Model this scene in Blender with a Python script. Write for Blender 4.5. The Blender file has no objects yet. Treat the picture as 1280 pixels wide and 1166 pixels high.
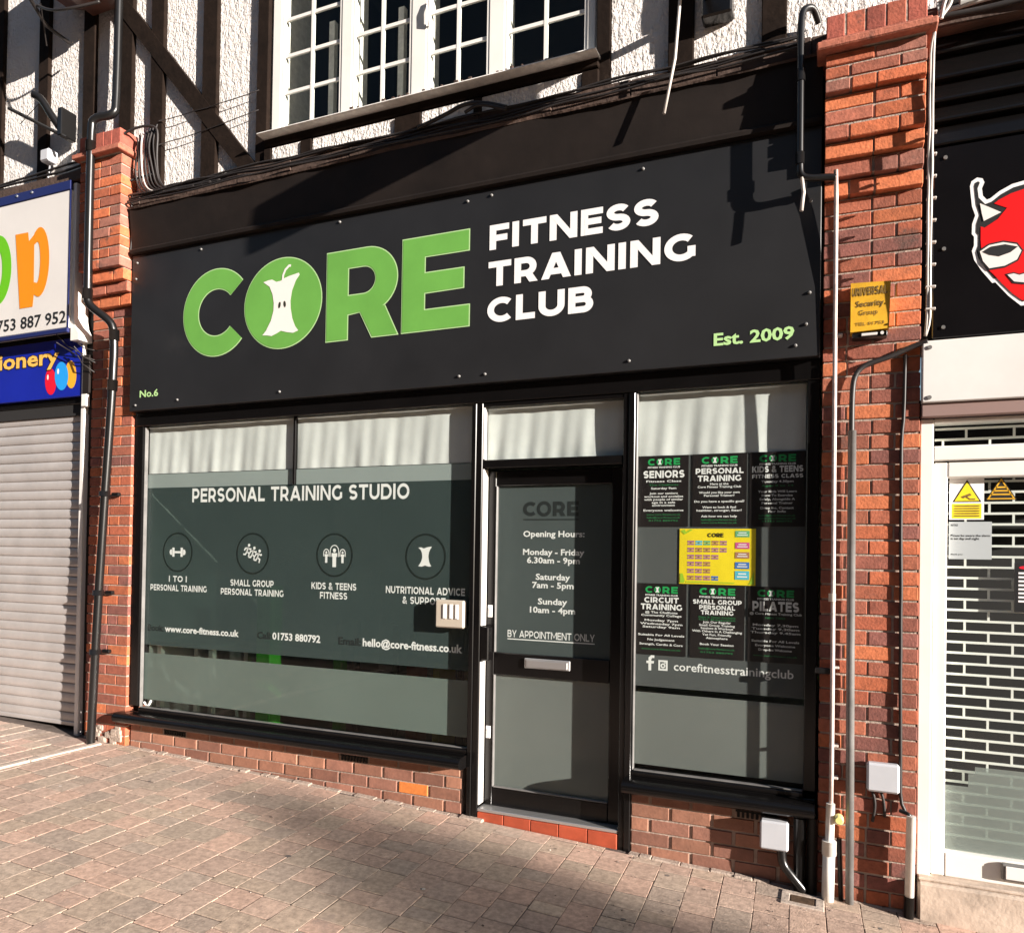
import bpy, math, random
from mathutils import Vector, Matrix
R = random.Random(7)
SC = bpy.context.scene
COL = SC.collection

# ------------------------------------------------------------------ camera
cam = bpy.data.cameras.new('camera')
cam_ob = bpy.data.objects.new('camera', cam); COL.objects.link(cam_ob)
cr, cu, cf = Vector((.92199, .38689, .01576)), Vector((-.00994, -.01706, .99981)), Vector((-.38708, .92197, .01188))
cam_ob.matrix_world = Matrix(((cr.x, cu.x, -cf.x, .0364), (cr.y, cu.y, -cf.y, -4.1548), (cr.z, cu.z, -cf.z, 1.5919), (0, 0, 0, 1)))
cam.sensor_fit = 'HORIZONTAL'; cam.sensor_width = 36
cam.lens = 942.18 / 1280 * 36
cam.shift_y = (681.24 - 583) / 1280
cam.clip_start = .05; cam.clip_end = 2000
SC.camera = cam_ob

# ------------------------------------------------------------------ sky, sun, exposure
TO_SUN = Vector((3.1, -1.0, .76)).normalized()
elev = math.asin(TO_SUN.z); azim = math.atan2(TO_SUN.x, TO_SUN.y)
w = bpy.data.worlds.new('World'); SC.world = w; w.use_nodes = True
nt = w.node_tree; nt.nodes.clear()
sky = nt.nodes.new('ShaderNodeTexSky'); sky.sky_type = 'NISHITA'; sky.sun_disc = False
sky.sun_elevation = elev; sky.sun_rotation = azim; sky.air_density = 1.0; sky.dust_density = .4
bg = nt.nodes.new('ShaderNodeBackground'); bg.inputs['Strength'].default_value = .05
ow = nt.nodes.new('ShaderNodeOutputWorld')
nt.links.new(sky.outputs[0], bg.inputs['Color']); nt.links.new(bg.outputs[0], ow.inputs['Surface'])
sun = bpy.data.lights.new('sun', 'SUN'); sun.energy = 5.0; sun.angle = math.radians(.5); sun.color = (1, .92, .84)
sun_ob = bpy.data.objects.new('sun', sun); COL.objects.link(sun_ob)
sun_ob.rotation_euler = (-TO_SUN).to_track_quat('-Z', 'Y').to_euler(); sun_ob.location = (20, -8, 8)
vs = SC.view_settings
vs.view_transform = 'Standard'; vs.look = 'None'; vs.exposure = 1.45; vs.gamma = 1; vs.use_curve_mapping = False

# ------------------------------------------------------------------ materials
def mat(name, col, rough=.6, metal=0, var=None, bump=None, tint=False, spec=None, streak=None, emis=None):
    """Principled surface. var=(scale, amount) mottles the colour, bump=(scale, strength, distance) roughens it,
    streak=(colour, scale, threshold) lays dirt patches, tint multiplies by the per-face colour attribute."""
    m = bpy.data.materials.new(name); m.use_nodes = True
    n, L = m.node_tree.nodes, m.node_tree.links
    b = n['Principled BSDF']
    b.inputs['Roughness'].default_value = rough; b.inputs['Metallic'].default_value = metal
    if spec is not None: b.inputs['Specular IOR Level'].default_value = spec
    tc = n.new('ShaderNodeTexCoord')
    rgb = n.new('ShaderNodeRGB'); rgb.outputs[0].default_value = (*col, 1); out = rgb.outputs[0]
    def mul(a, c, f=1.0, mode='MULTIPLY'):
        x = n.new('ShaderNodeMix'); x.data_type = 'RGBA'; x.blend_type = mode
        if hasattr(f, 'links'): L.new(f, x.inputs[0])
        else: x.inputs[0].default_value = f
        L.new(a, x.inputs[6])
        if hasattr(c, 'links'): L.new(c, x.inputs[7])
        else: x.inputs[7].default_value = (*c, 1)
        return x.outputs[2]
    if tint:
        at = n.new('ShaderNodeAttribute'); at.attribute_name = 'tint'; out = mul(out, at.outputs['Color'])
    if var:
        t = n.new('ShaderNodeTexNoise'); t.inputs['Scale'].default_value = var[0]; t.inputs['Detail'].default_value = 8
        t.inputs['Roughness'].default_value = .65
        L.new(tc.outputs['Object'], t.inputs['Vector'])
        r = n.new('ShaderNodeValToRGB'); a = var[1]
        r.color_ramp.elements[0].position = .3; r.color_ramp.elements[1].position = .72
        r.color_ramp.elements[0].color = (1 - a, 1 - a, 1 - a, 1); r.color_ramp.elements[1].color = (1 + a, 1 + a, 1 + a, 1)
        L.new(t.outputs['Fac'], r.inputs[0]); out = mul(out, r.outputs[0])
    if streak:
        t = n.new('ShaderNodeTexNoise'); t.inputs['Scale'].default_value = streak[1]; t.inputs['Detail'].default_value = 10
        t.inputs['Roughness'].default_value = .7
        L.new(tc.outputs['Object'], t.inputs['Vector'])
        r = n.new('ShaderNodeValToRGB'); r.color_ramp.elements[0].position = streak[2]; r.color_ramp.elements[1].position = streak[2] + .12
        L.new(t.outputs['Fac'], r.inputs[0]); out = mul(out, streak[0], r.outputs[0], 'MIX')
    L.new(out, b.inputs['Base Color'])
    if bump:
        t = n.new('ShaderNodeTexNoise'); t.inputs['Scale'].default_value = bump[0]; t.inputs['Detail'].default_value = 6
        L.new(tc.outputs['Object'], t.inputs['Vector'])
        bp = n.new('ShaderNodeBump'); bp.inputs['Strength'].default_value = bump[1]; bp.inputs['Distance'].default_value = bump[2]
        L.new(t.outputs['Fac'], bp.inputs['Height']); L.new(bp.outputs[0], b.inputs['Normal'])
    if emis:
        b.inputs['Emission Color'].default_value = (*emis[0], 1); b.inputs['Emission Strength'].default_value = emis[1]
    return m

def roughcast():
    m = mat('roughcast', (.78, .73, .69), .95, var=(2.2, .09), streak=((.52, .46, .41), 1.6, .62))
    n, L = m.node_tree.nodes, m.node_tree.links; b = n['Principled BSDF']
    tc = n.new('ShaderNodeTexCoord')
    mp = n.new('ShaderNodeMapping'); mp.inputs['Scale'].default_value = (1.25, 1, .8); L.new(tc.outputs['Object'], mp.inputs['Vector'])
    v = n.new('ShaderNodeTexNoise'); v.inputs['Scale'].default_value = 52; v.inputs['Detail'].default_value = 5; v.inputs['Roughness'].default_value = .55
    v2 = n.new('ShaderNodeTexNoise'); v2.inputs['Scale'].default_value = 19; v2.inputs['Detail'].default_value = 2
    ad = n.new('ShaderNodeMath'); ad.operation = 'ADD'
    L.new(mp.outputs[0], v.inputs['Vector']); L.new(mp.outputs[0], v2.inputs['Vector'])
    L.new(v.outputs['Fac'], ad.inputs[0]); L.new(v2.outputs['Fac'], ad.inputs[1])
    bp = n.new('ShaderNodeBump'); bp.inputs['Strength'].default_value = 1.0; bp.inputs['Distance'].default_value = .028
    L.new(ad.outputs[0], bp.inputs['Height']); L.new(bp.outputs[0], b.inputs['Normal'])
    return m

def glass_mat(name, trans=.985, tintc=(.97, .99, .98), rough=0.0):
    m = bpy.data.materials.new(name); m.use_nodes = True
    n, L = m.node_tree.nodes, m.node_tree.links; n.clear()
    t = n.new('ShaderNodeBsdfTransparent'); t.inputs[0].default_value = (*[c * trans for c in tintc], 1)
    g = n.new('ShaderNodeBsdfGlossy'); g.inputs['Roughness'].default_value = .02
    f = n.new('ShaderNodeFresnel'); f.inputs[0].default_value = 1.34
    x = n.new('ShaderNodeMixShader'); o = n.new('ShaderNodeOutputMaterial')
    ge = n.new('ShaderNodeNewGeometry'); iv = n.new('ShaderNodeMath'); iv.operation = 'SUBTRACT'; iv.inputs[0].default_value = 1
    mu = n.new('ShaderNodeMath'); mu.operation = 'MULTIPLY'
    L.new(ge.outputs['Backfacing'], iv.inputs[1]); L.new(f.outputs[0], mu.inputs[0]); L.new(iv.outputs[0], mu.inputs[1])
    L.new(mu.outputs[0], x.inputs[0]); L.new(t.outputs[0], x.inputs[1]); L.new(g.outputs[0], x.inputs[2]); L.new(x.outputs[0], o.inputs[0])
    return m

def film_mat(name, col, see, rough=.35):
    """Frosted window film: mostly a dull coloured sheet, partly see-through."""
    m = mat(name, col, rough, var=(.9, .10), spec=.35)
    n, L = m.node_tree.nodes, m.node_tree.links
    t = n.new('ShaderNodeBsdfTransparent'); t.inputs[0].default_value = (.8, .9, .86, 1)
    x = n.new('ShaderNodeMixShader'); x.inputs[0].default_value = see
    L.new(n['Principled BSDF'].outputs[0], x.inputs[1]); L.new(t.outputs[0], x.inputs[2])
    L.new(x.outputs[0], n['Material Output'].inputs[0])
    return m

M = dict(
    brick=mat('brick', (1, 1, 1), .9, var=(26, .30), bump=(80, .6, .004), tint=True, streak=((.085, .055, .045), 4.0, .60)),
    riser=mat('riser_brick', (1, 1, 1), .75, var=(18, .2), bump=(60, .4, .004), tint=True),
    mortar=mat('mortar', (.38, .30, .245), .95, var=(12, .3), bump=(60, .8, .006), streak=((.12, .08, .07), 4, .6)),
    paver=mat('paver', (1, 1, 1), .92, var=(34, .34), bump=(110, .8, .003), tint=True, streak=((.30, .225, .19), 1.7, .60)),
    gritmat=mat('grit', (1, 1, 1), .95, tint=True), devilboard=mat('gloss_black_board', (.004, .0035, .004), .22, var=(2, .3), bump=(1.5, .1, .01)), risermortar=mat('riser_mortar', (.36, .27, .22), .95, var=(14, .3), bump=(60, .8, .004)), asphalt=mat('asphalt', (.05, .05, .05), .9, var=(6, .2)), farbrick=mat('far_brick', (.14, .075, .055), .9, var=(3, .2)), farroof=mat('far_roof', (.07, .05, .045), .9),
    sand=mat('joint_sand', (.12, .09, .075), .95, var=(8, .4), bump=(50, .8, .008)),
    concrete=mat('concrete', (.44, .36, .30), .92, var=(9, .3), bump=(40, .6, .006), streak=((.2, .15, .12), 3, .58)),
    kerb=mat('kerb_stone', (.55, .45, .37), .9, var=(9, .2), bump=(60, .5, .004)),
    roughcast=roughcast(),
    timber=mat('dark_timber', (.014, .0085, .006), .9, spec=.12, var=(10, .35), bump=(30, .5, .006), streak=((.05, .033, .024), 4, .64)),
    beam=mat('weathered_beam', (.070, .042, .031), .85, var=(5, .45), bump=(24, .8, .01), streak=((.26, .19, .14), 6, .64)),
    black=mat('black_gloss_paint', (.0045, .004, .004), .24, var=(4, .2), bump=(9, .06, .004), spec=.4),
    blackmatt=mat('black_board', (.0165, .0165, .0175), .40, var=(1.5, .22), bump=(1.3, .25, .012), streak=((.026, .025, .025), 2.4, .63)),
    fascia=mat('fascia_black', (.014, .0098, .008), .6, spec=.25, var=(3, .35), bump=(12, .25, .006), streak=((.05, .035, .028), 3, .66)),
    upvc=mat('white_upvc', (.80, .77, .72), .35, var=(3, .06)),
    whitepaint=mat('white_metal', (.72, .69, .66), .4, var=(2, .08), bump=(3, .05, .01)),
    sill=mat('window_sill_white', (.74, .71, .66), .6, var=(25, .2)),
    steel=mat('aluminium', (.60, .60, .60), .35, .8),
    shutter=mat('shutter_slat', (.50, .465, .445), .42, .25, var=(3, .14), streak=((.36, .29, .26), 5, .64)),
    pipe=mat('black_pipe', (.008, .0075, .0075), .30, bump=(12, .1, .004)),
    greypipe=mat('grey_pipe', (.16, .155, .15), .4, var=(8, .25)),
    pinkpipe=mat('painted_steel_pipe', (.62, .50, .46), .5, var=(20, .25), streak=((.16, .09, .07), 12, .62)),
    whitepipe=mat('white_plastic_pipe', (.74, .71, .66), .4, var=(12, .12), streak=((.35, .3, .25), 9, .68)),
    cable=mat('black_cable', (.022, .018, .017), .5),
    paleCable=mat('pale_cable', (.55, .50, .46), .5),
    greybox=mat('grey_plastic', (.50, .51, .54), .45, var=(6, .06)),
    yellow=mat('yellow_box', (.66, .36, .02), .5, var=(9, .25), streak=((.42, .24, .06), 10, .6)),
    yprint=mat('faded_print', (.17, .10, .02), .6, var=(40, .5)),
    green=mat('sign_green', (.135, .36, .065), .45, var=(3, .10)),
    greenedge=mat('sign_green_edge', (.42, .62, .30), .45),
    palegreen=mat('small_green_lettering', (.42, .66, .28), .5),
    white=mat('white_vinyl', (.82, .80, .79), .5),
    core=mat('apple_white', (.80, .75, .70), .5),
    pip=mat('pip_black', (.03, .03, .02), .5),
    red=mat('red_vinyl', (.70, .005, .006), .4),
    lip=mat('lip_white', (.75, .68, .68), .4),
    ink=mat('black_ink', (.012, .012, .012), .5),
    blue=mat('blue_panel', (.006, .016, .30), .4, var=(2, .15)),
    navy=mat('navy_edge', (.012, .018, .10), .4),
    signwhite=mat('white_sign_face', (.66, .63, .60), .4, var=(1.2, .06)),
    orange=mat('orange_letter', (.80, .25, .002), .45),
    limegreen=mat('lime_letter', (.13, .48, .005), .45),
    cream=mat('cream_letter', (.85, .48, .10), .45),
    balloonred=mat('balloon_red', (.70, .008, .03), .4), balloonblue=mat('balloon_blue', (.02, .32, .80), .4),
    balloonyellow=mat('balloon_yellow', (.80, .40, .03), .4),
    glass=glass_mat('window_glass'),
    filmdark=film_mat('dark_frosted_film', (.060, .082, .081), .30),
    filmdoor=film_mat('dark_frosted_film_door', (.085, .100, .100), .12),
    filmgrey=film_mat('grey_frosted_film', (.150, .185, .168), .14),
    filmgreyr=film_mat('grey_frosted_film_right', (.185, .195, .185), .10),
    filmdarkr=film_mat('charcoal_frosted_film', (.105, .110, .110), .12),
    filmband=film_mat('pale_frosted_band', (.36, .40, .39), .2),
    ring=mat('dark_ring_vinyl', (.012, .018, .016), .5),
    ghost=mat('grey_ghost_vinyl', (.020, .024, .024), .5),
    curtain=mat('white_curtain', (.60, .60, .585), .9, var=(3, .10), bump=(40, .2, .003)),
    poster=mat('black_poster', (.018, .014, .014), .35, var=(6, .2)),
    pgreen=mat('poster_green', (.02, .34, .09), .5), pdgreen=mat('poster_dark_green', (.03, .17, .06), .5),
    paper=mat('yellow_paper', (.86, .66, .02), .5, var=(4, .12)), lime=mat('lime_print', (.35, .55, .03), .5),
    mauve=mat('mauve_print', (.42, .18, .26), .5), blueprint=mat('blue_print', (.06, .17, .5), .5), cyan=mat('cyan_print', (.10, .48, .62), .5),
    pink=mat('pink_print', (.60, .10, .28), .5), brown=mat('brown_print', (.42, .20, .12), .5), greenprint=mat('green_print', (.15, .42, .2), .5),
    tile=mat('red_tile', (.40, .075, .035), .35, var=(7, .3), tint=True),
    ruststep=mat('step_concrete', (.50, .40, .32), .9, var=(7, .25), bump=(35, .5, .006), streak=((.22, .12, .08), 4, .6)),
    drain=mat('rusty_cover', (.10, .06, .035), .7, .3, var=(25, .5), bump=(50, .6, .004)),
    hopper=mat('brown_hopper', (.13, .06, .045), .35, var=(6, .4)),
    roomwall=mat('interior_plaster', (.65, .65, .62), .9, var=(2, .08)), roomfloor=mat('interior_floor', (.05, .05, .05), .6),
    roomdark=mat('interior_dark', (.012, .011, .011), .9), gymgreen=mat('gym_green', (.10, .66, .05), .5),
    gymyellow=mat('gym_yellow', (.8, .66, .04), .5), gymred=mat('gym_red', (.5, .08, .03), .5), gymblack=mat('gym_black', (.02, .02, .02), .5),
    leaf=mat('leaf', (.07, .10, .03), .7), bark=mat('bark', (.12, .085, .06), .9, bump=(20, .8, .02)),
    grille=mat('grille_white', (.86, .84, .80), .4), tan=mat('beige_plastic', (.48, .42, .34), .45), soffit=mat('soffit_brown', (.26, .17, .15), .6),
)

# ------------------------------------------------------------------ mesh building
class MB:
    def __init__(s): s.v, s.f, s.c, s.sm = [], [], [], []
    def add(s, vs, fs, col=None, smooth=False):
        o = len(s.v); s.v += [tuple(v) for v in vs]
        for f in fs: s.f.append(tuple(i + o for i in f)); s.c.append(col); s.sm.append(smooth)
    def box(s, x0, x1, y0, y1, z0, z1, b=0, col=None, jit=0, fn=None):
        X, Y, Z = (x0, x1), (y0, y1), (z0, z1)
        if b <= 0:
            vs = [(X[i], Y[j], Z[k]) for i in (0, 1) for j in (0, 1) for k in (0, 1)]
            fs = [(0, 1, 3, 2), (4, 6, 7, 5), (0, 4, 5, 1), (2, 3, 7, 6), (0, 2, 6, 4), (1, 5, 7, 3)]
        else:
            b = min(b, (x1 - x0) / 3, (y1 - y0) / 3, (z1 - z0) / 3)
            vs, idx = [], {}
            for i in (0, 1):
                for j in (0, 1):
                    for k in (0, 1):
                        p = [X[i], Y[j], Z[k]]; d = [b if q == 0 else -b for q in (i, j, k)]
                        for a in range(3):
                            q = [p[t] + (0 if t == a else d[t]) for t in range(3)]
                            idx[i, j, k, a] = len(vs); vs.append(tuple(q))
            fs = []
            for a in range(3):
                u, v = [(1, 2), (0, 2), (0, 1)][a]
                for e in (0, 1):
                    loop = []
                    for (p, q) in ((0, 0), (1, 0), (1, 1), (0, 1)):
                        t = [0, 0, 0]; t[a] = e; t[u] = p; t[v] = q; loop.append(idx[t[0], t[1], t[2], a])
                    fs.append(tuple(loop))
                for p in (0, 1):
                    for q in (0, 1):
                        t0 = [0, 0, 0]; t0[u] = p; t0[v] = q; t1 = list(t0); t1[a] = 1
                        fs.append((idx[(*t0, u)], idx[(*t0, v)], idx[(*t1, v)], idx[(*t1, u)]))
            for i in (0, 1):
                for j in (0, 1):
                    for k in (0, 1): fs.append((idx[i, j, k, 0], idx[i, j, k, 1], idx[i, j, k, 2]))
        if jit:
            dx, dz = R.uniform(-jit, jit), R.uniform(-jit, jit); dy = R.uniform(-jit, jit)
            vs = [(x + dx + R.uniform(-jit, jit) * .4, y + dy + R.uniform(-jit, jit) * .4, z + dz + R.uniform(-jit, jit) * .4) for x, y, z in vs]
        if fn: vs = [fn(*v) for v in vs]
        s.add(vs, fs, col)
        return s
    def tube(s, pts, r, n=10, caps=True, col=None):
        pts = [Vector(p) for p in pts]; rs = r if isinstance(r, (list, tuple)) else [r] * len(pts)
        T = []
        for i in range(len(pts)):
            a = pts[min(i + 1, len(pts) - 1)] - pts[max(i - 1, 0)]
            T.append(a.normalized() if a.length > 1e-9 else Vector((0, 0, 1)))
        ref = Vector((0, 0, 1)) if abs(T[0].z) < .9 else Vector((0, 1, 0))
        nrm = T[0].cross(ref).normalized(); vs = []
        for p, t, rr in zip(pts, T, rs):
            nrm = (nrm - t * nrm.dot(t)); nrm.normalize(); bi = t.cross(nrm)
            for k in range(n):
                a = 2 * math.pi * k / n; vs.append(p + (nrm * math.cos(a) + bi * math.sin(a)) * rr)
        fs = [(i * n + k, i * n + (k + 1) % n, (i + 1) * n + (k + 1) % n, (i + 1) * n + k) for i in range(len(pts) - 1) for k in range(n)]
        s.add(vs, fs, col, True)
        if caps:
            o = len(s.v) - len(vs)
            s.f += [tuple(o + k for k in range(n)), tuple(o + (len(pts) - 1) * n + k for k in range(n))]; s.c += [col] * 2; s.sm += [False] * 2
        return s
    def poly(s, pts, y):
        s.add([(x, y, z) for x, z in pts], [tuple(range(len(pts)))]); return s
    def prism(s, pts, y0, y1, col=None):
        n = len(pts)
        s.add([(x, y0, z) for x, z in pts] + [(x, y1, z) for x, z in pts],
              [tuple(range(n)), tuple(range(2 * n - 1, n - 1, -1))] + [(i, (i + 1) % n, n + (i + 1) % n, n + i) for i in range(n)], col); return s
    def sweepx(s, prof, x0, x1, col=None, smooth=False):   # profile of (y, z) points swept along x, closed ends
        n = len(prof)
        s.add([(x0, y, z) for y, z in prof] + [(x1, y, z) for y, z in prof],
              [(i, i + 1, n + i + 1, n + i) for i in range(n - 1)], col, smooth)
        s.add([(x0, y, z) for y, z in prof], [tuple(range(n))], col); s.add([(x1, y, z) for y, z in prof], [tuple(range(n))], col); return s
    def ellipse(s, cx, cz, rx, rz, y, n=40, rot=0):
        c, q = math.cos(rot), math.sin(rot)
        return s.poly([(cx + rx * math.cos(t) * c - rz * math.sin(t) * q, cz + rx * math.cos(t) * q + rz * math.sin(t) * c) for t in [2 * math.pi * i / n for i in range(n)]], y)
    def ring(s, cx, cz, r0, r1, y, n=48, a0=0, a1=360):
        vs, fs = [], []
        for i in range(n + 1):
            t = math.radians(a0 + (a1 - a0) * i / n)
            vs += [(cx + r0 * math.cos(t), y, cz + r0 * math.sin(t)), (cx + r1 * math.cos(t), y, cz + r1 * math.sin(t))]
        fs = [(2 * i, 2 * i + 1, 2 * i + 3, 2 * i + 2) for i in range(n)]
        s.add(vs, fs); return s
    def strip(s, pts, wd, y, closed=False):                # flat line of constant width in the x-z plane
        s.strokes([(pts, False)], wd, y, lambda x, z: (x, z), closed); return s
    def strokes(s, strokes, t, y, tr, closed=False):
        for k, (pts, clip) in enumerate(strokes):
            if clip == 'poly':
                vs = [tr(*p) for p in pts]; s.add([(x, y - .00012 * k, z) for x, z in vs], [tuple(range(len(vs)))]); continue
            n = len(pts); L = []
            pts = [Vector(p) for p in pts]
            if clip:
                d0 = (pts[0] - pts[1]).normalized(); d1 = (pts[-1] - pts[-2]).normalized()
                pts[0] = pts[0] + d0 * .35 if 'a' in clip else pts[0]; pts[-1] = pts[-1] + d1 * .35 if 'b' in clip else pts[-1]
            for i in range(n):
                a = (pts[i] - pts[i - 1]) if (i or closed) else (pts[1] - pts[0])
                b = (pts[(i + 1) % n] - pts[i]) if (i < n - 1 or closed) else a
                if i == 0 and not closed: a = b
                a, b = a.normalized(), b.normalized(); m = a + b
                m = Vector((1, 0)) if m.length < 1e-6 else m.normalized()
                nn = Vector((-m.y, m.x)); c = max(.35, abs(m.dot(a)))
                L.append((pts[i] + nn * (t / 2 / c), pts[i] - nn * (t / 2 / c)))
            rng = range(n if closed else n - 1)
            yy = y - .00012 * k
            for i in rng:
                q = [L[i][0], L[(i + 1) % n][0], L[(i + 1) % n][1], L[i][1]]
                if clip:
                    for lim, sg in ((0, 1), (1, -1)):
                        o = []
                        for j in range(len(q)):
                            A, B = q[j], q[(j + 1) % len(q)]; fa, fb = sg * (A.y - lim), sg * (B.y - lim)
                            if fa >= 0: o.append(A)
                            if fa * fb < 0: o.append(A + (B - A) * (fa / (fa - fb)))
                        q = o
                        if len(q) < 3: break
                    if len(q) < 3: continue
                vs = [tr(p.x, p.y) for p in q]
                s.add([(x, yy, z) for x, z in vs], [tuple(range(len(vs)))])
    def build(s, name, m, parent=None, **props):
        me = bpy.data.meshes.new(name); me.from_pydata(s.v, [], s.f)
        if any(c is not None for c in s.c):
            at = me.color_attributes.new('tint', 'FLOAT_COLOR', 'CORNER'); buf = []
            for p in me.polygons: buf += list((*(s.c[p.index] or (1, 1, 1)), 1)) * p.loop_total
            at.data.foreach_set('color', buf)
        me.polygons.foreach_set('use_smooth', s.sm)
        me.materials.append(M[m] if isinstance(m, str) else m); me.update()
        o = bpy.data.objects.new(name, me); COL.objects.link(o)
        if parent is not None:
            o.parent = parent
            root = parent; loc = Vector((0, 0, 0))
            while root is not None and root.type == 'EMPTY': loc += root.location; root = root.parent
            if parent.type == 'EMPTY': o.matrix_parent_inverse = Matrix.Translation(-parent.location)
        for k, v in props.items(): o[k] = v
        return o

def thing(name, label, cat, loc=(0, 0, 0), group=None):
    o = bpy.data.objects.new(name, None); COL.objects.link(o); o.location = loc; o.empty_display_size = .1
    o['label'] = label; o['category'] = cat
    if group: o['group'] = group
    return o
def tag(o, label, cat, group=None):
    o['label'] = label; o['category'] = cat
    if group: o['group'] = group
    return o

# ---- lettering: a geometric stroke alphabet for the capitals, Blender's own font for the rest
def arc(cx, cy, rx, ry, a0, a1, n=14): return [(cx + rx * math.cos(math.radians(a0 + (a1 - a0) * i / n)), cy + ry * math.sin(math.radians(a0 + (a1 - a0) * i / n))) for i in range(n + 1)]
def glyph(ch, t):
    a = t / 2; F = False
    u = t * 1.12; q = 'poly'
    if ch == 'A': W = 1.04; return W, [([(0, 0), (u, 0), (W / 2 + t * .58, 1), (W / 2 - t * .58, 1)], q), ([(W, 0), (W - u, 0), (W / 2 - t * .58, 1), (W / 2 + t * .58, 1)], q), ([(.26, .28), (W - .26, .28)], F)]
    if ch == 'B':
        W = .84; m = .52; r1, r2 = (1 - a - m) / 2, (m - a) / 2
        return W, [([(a, 0), (a, 1)], F), ([(a, 1 - a)] + arc(W - a - r1 - .05, (1 - a + m) / 2, r1, r1, 90, -90) + [(a, m)], F), ([(a, m)] + arc(W - a - r2, (m + a) / 2, r2, r2, 90, -90) + [(a, a)], F)]
    if ch == 'C': return .92, [(arc(.52, .5, .52 - a, .5 - a, 46, 314, 24), F)]
    if ch == 'D': return .95, [([(a, 0), (a, 1)], F), ([(a, 1 - a)] + arc(.45, .5, .5 - a, .5 - a, 90, -90, 18) + [(a, a)], F)]
    if ch == 'E': W = .74; return W, [([(a, 0), (a, 1)], F), ([(a, 1 - a), (W, 1 - a)], F), ([(a, .51), (W - .05, .51)], F), ([(a, a), (W, a)], F)]
    if ch == 'F': W = .72; return W, [([(a, 0), (a, 1)], F), ([(a, 1 - a), (W, 1 - a)], F), ([(a, .46), (W - .06, .46)], F)]
    if ch == 'G': return .97, [(arc(.52, .5, .52 - a, .5 - a, 46, 325, 24), F), ([(.96 - a, .52), (.96 - a, .13)], F)]
    if ch == 'H': W = .9; return W, [([(a, 0), (a, 1)], F), ([(W - a, 0), (W - a, 1)], F), ([(a, .5), (W - a, .5)], F)]
    if ch in 'I1|': return t + .02, [([(a, 0), (a, 1)], F)]
    if ch == 'K': W = .90; return W, [([(a, 0), (a, 1)], F), ([(t * .6, .22), (t * .6, .52), (W - u * 1.1, 1), (W - .01, 1)], q), ([(.30, .50), (.30 + u * .75, .68), (W, 0), (W - u * 1.15, 0)], q)]
    if ch == 'L': W = .68; return W, [([(a, 0), (a, 1)], F), ([(a, a), (W, a)], F)]
    if ch == 'M': W = 1.18; return W, [([(a, 0), (a, 1)], F), ([(W - a, 0), (W - a, 1)], F), ([(0, 1), (u * .95, 1), (W / 2 + t * .3, .20), (W / 2 - t * .3, .20)], q), ([(W, 1), (W - u * .95, 1), (W / 2 - t * .3, .20), (W / 2 + t * .3, .20)], q)]
    if ch == 'N': W = .96; return W, [([(a, 0), (a, 1)], F), ([(W - a, 0), (W - a, 1)], F), ([(0, 1), (u * .95, 1), (W, 0), (W - u * .95, 0)], q)]
    if ch == 'O': return 1.06, [(arc(.53, .5, .53 - a, .5 - a, 0, 360, 30), F)]
    if ch in 'PR':
        W = .82; r = (1 - a - .36) / 2
        g = [([(a, 0), (a, 1)], F), ([(a, 1 - a)] + arc(W - a - r - .02, (1 - a + .36) / 2, r, r, 90, -90) + [(a, .36)], F)]
        if ch == 'R': g.append(([(.34, .37), (.34 + u, .40), (W + .03, 0), (W + .03 - u * 1.1, 0)], q))
        return W + (.03 if ch == 'R' else 0), g
    if ch == 'S':
        W = .78; q = (1 - 2 * a) / 4
        return W, [(arc(W / 2, 1 - a - q, W / 2 - a, q, 28, 270, 16) + arc(W / 2, a + q, W / 2 - a, q, 90, -152, 16)[1:], F)]
    if ch == 'T': W = .84; return W, [([(0, 1 - a), (W, 1 - a)], F), ([(W / 2, 0), (W / 2, 1 - a)], F)]
    if ch == 'U': W = .9; return W, [([(a, 1)] + arc(W / 2, .42, W / 2 - a, .42 - a, 180, 360, 16) + [(W - a, 1)], F)]
    if ch == 'V': W = 1.0; return W, [([(0, 1), (u, 1), (W / 2 + t * .55, 0), (W / 2 - t * .55, 0)], q), ([(W, 1), (W - u, 1), (W / 2 - t * .55, 0), (W / 2 + t * .55, 0)], q)]
    if ch == 'Y': W = .94; return W, [([(0, 1), (u, 1), (W / 2 + t * .5, .36), (W / 2 - t * .5, .36)], q), ([(W, 1), (W - u, 1), (W / 2 - t * .5, .36), (W / 2 + t * .5, .36)], q), ([(W / 2, 0), (W / 2, .44)], F)]
    if ch == '&': return .92, [([(.86, 0), (.26, .66), (.22, .78), (.28, .88), (.40, .92), (.52, .88), (.58, .78), (.52, .66), (.22, .42), (.12, .27), (.18, .13), (.36, .08), (.58, .16), (.80, .44)], F)]
    return .36, []
def caps(mb, text, x0, x1, z0, h, y, t=.21, gap=.10):
    x = 0; parts = []
    for ch in text:
        W, st = glyph(ch, t); parts.append((x, st)); x += W + gap
    k = (x1 - x0) / (x - gap)
    for ox, st in parts: mb.strokes(st, t, y, lambda u, v, ox=ox: (x0 + (ox + u) * k, z0 + v * h))
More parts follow.
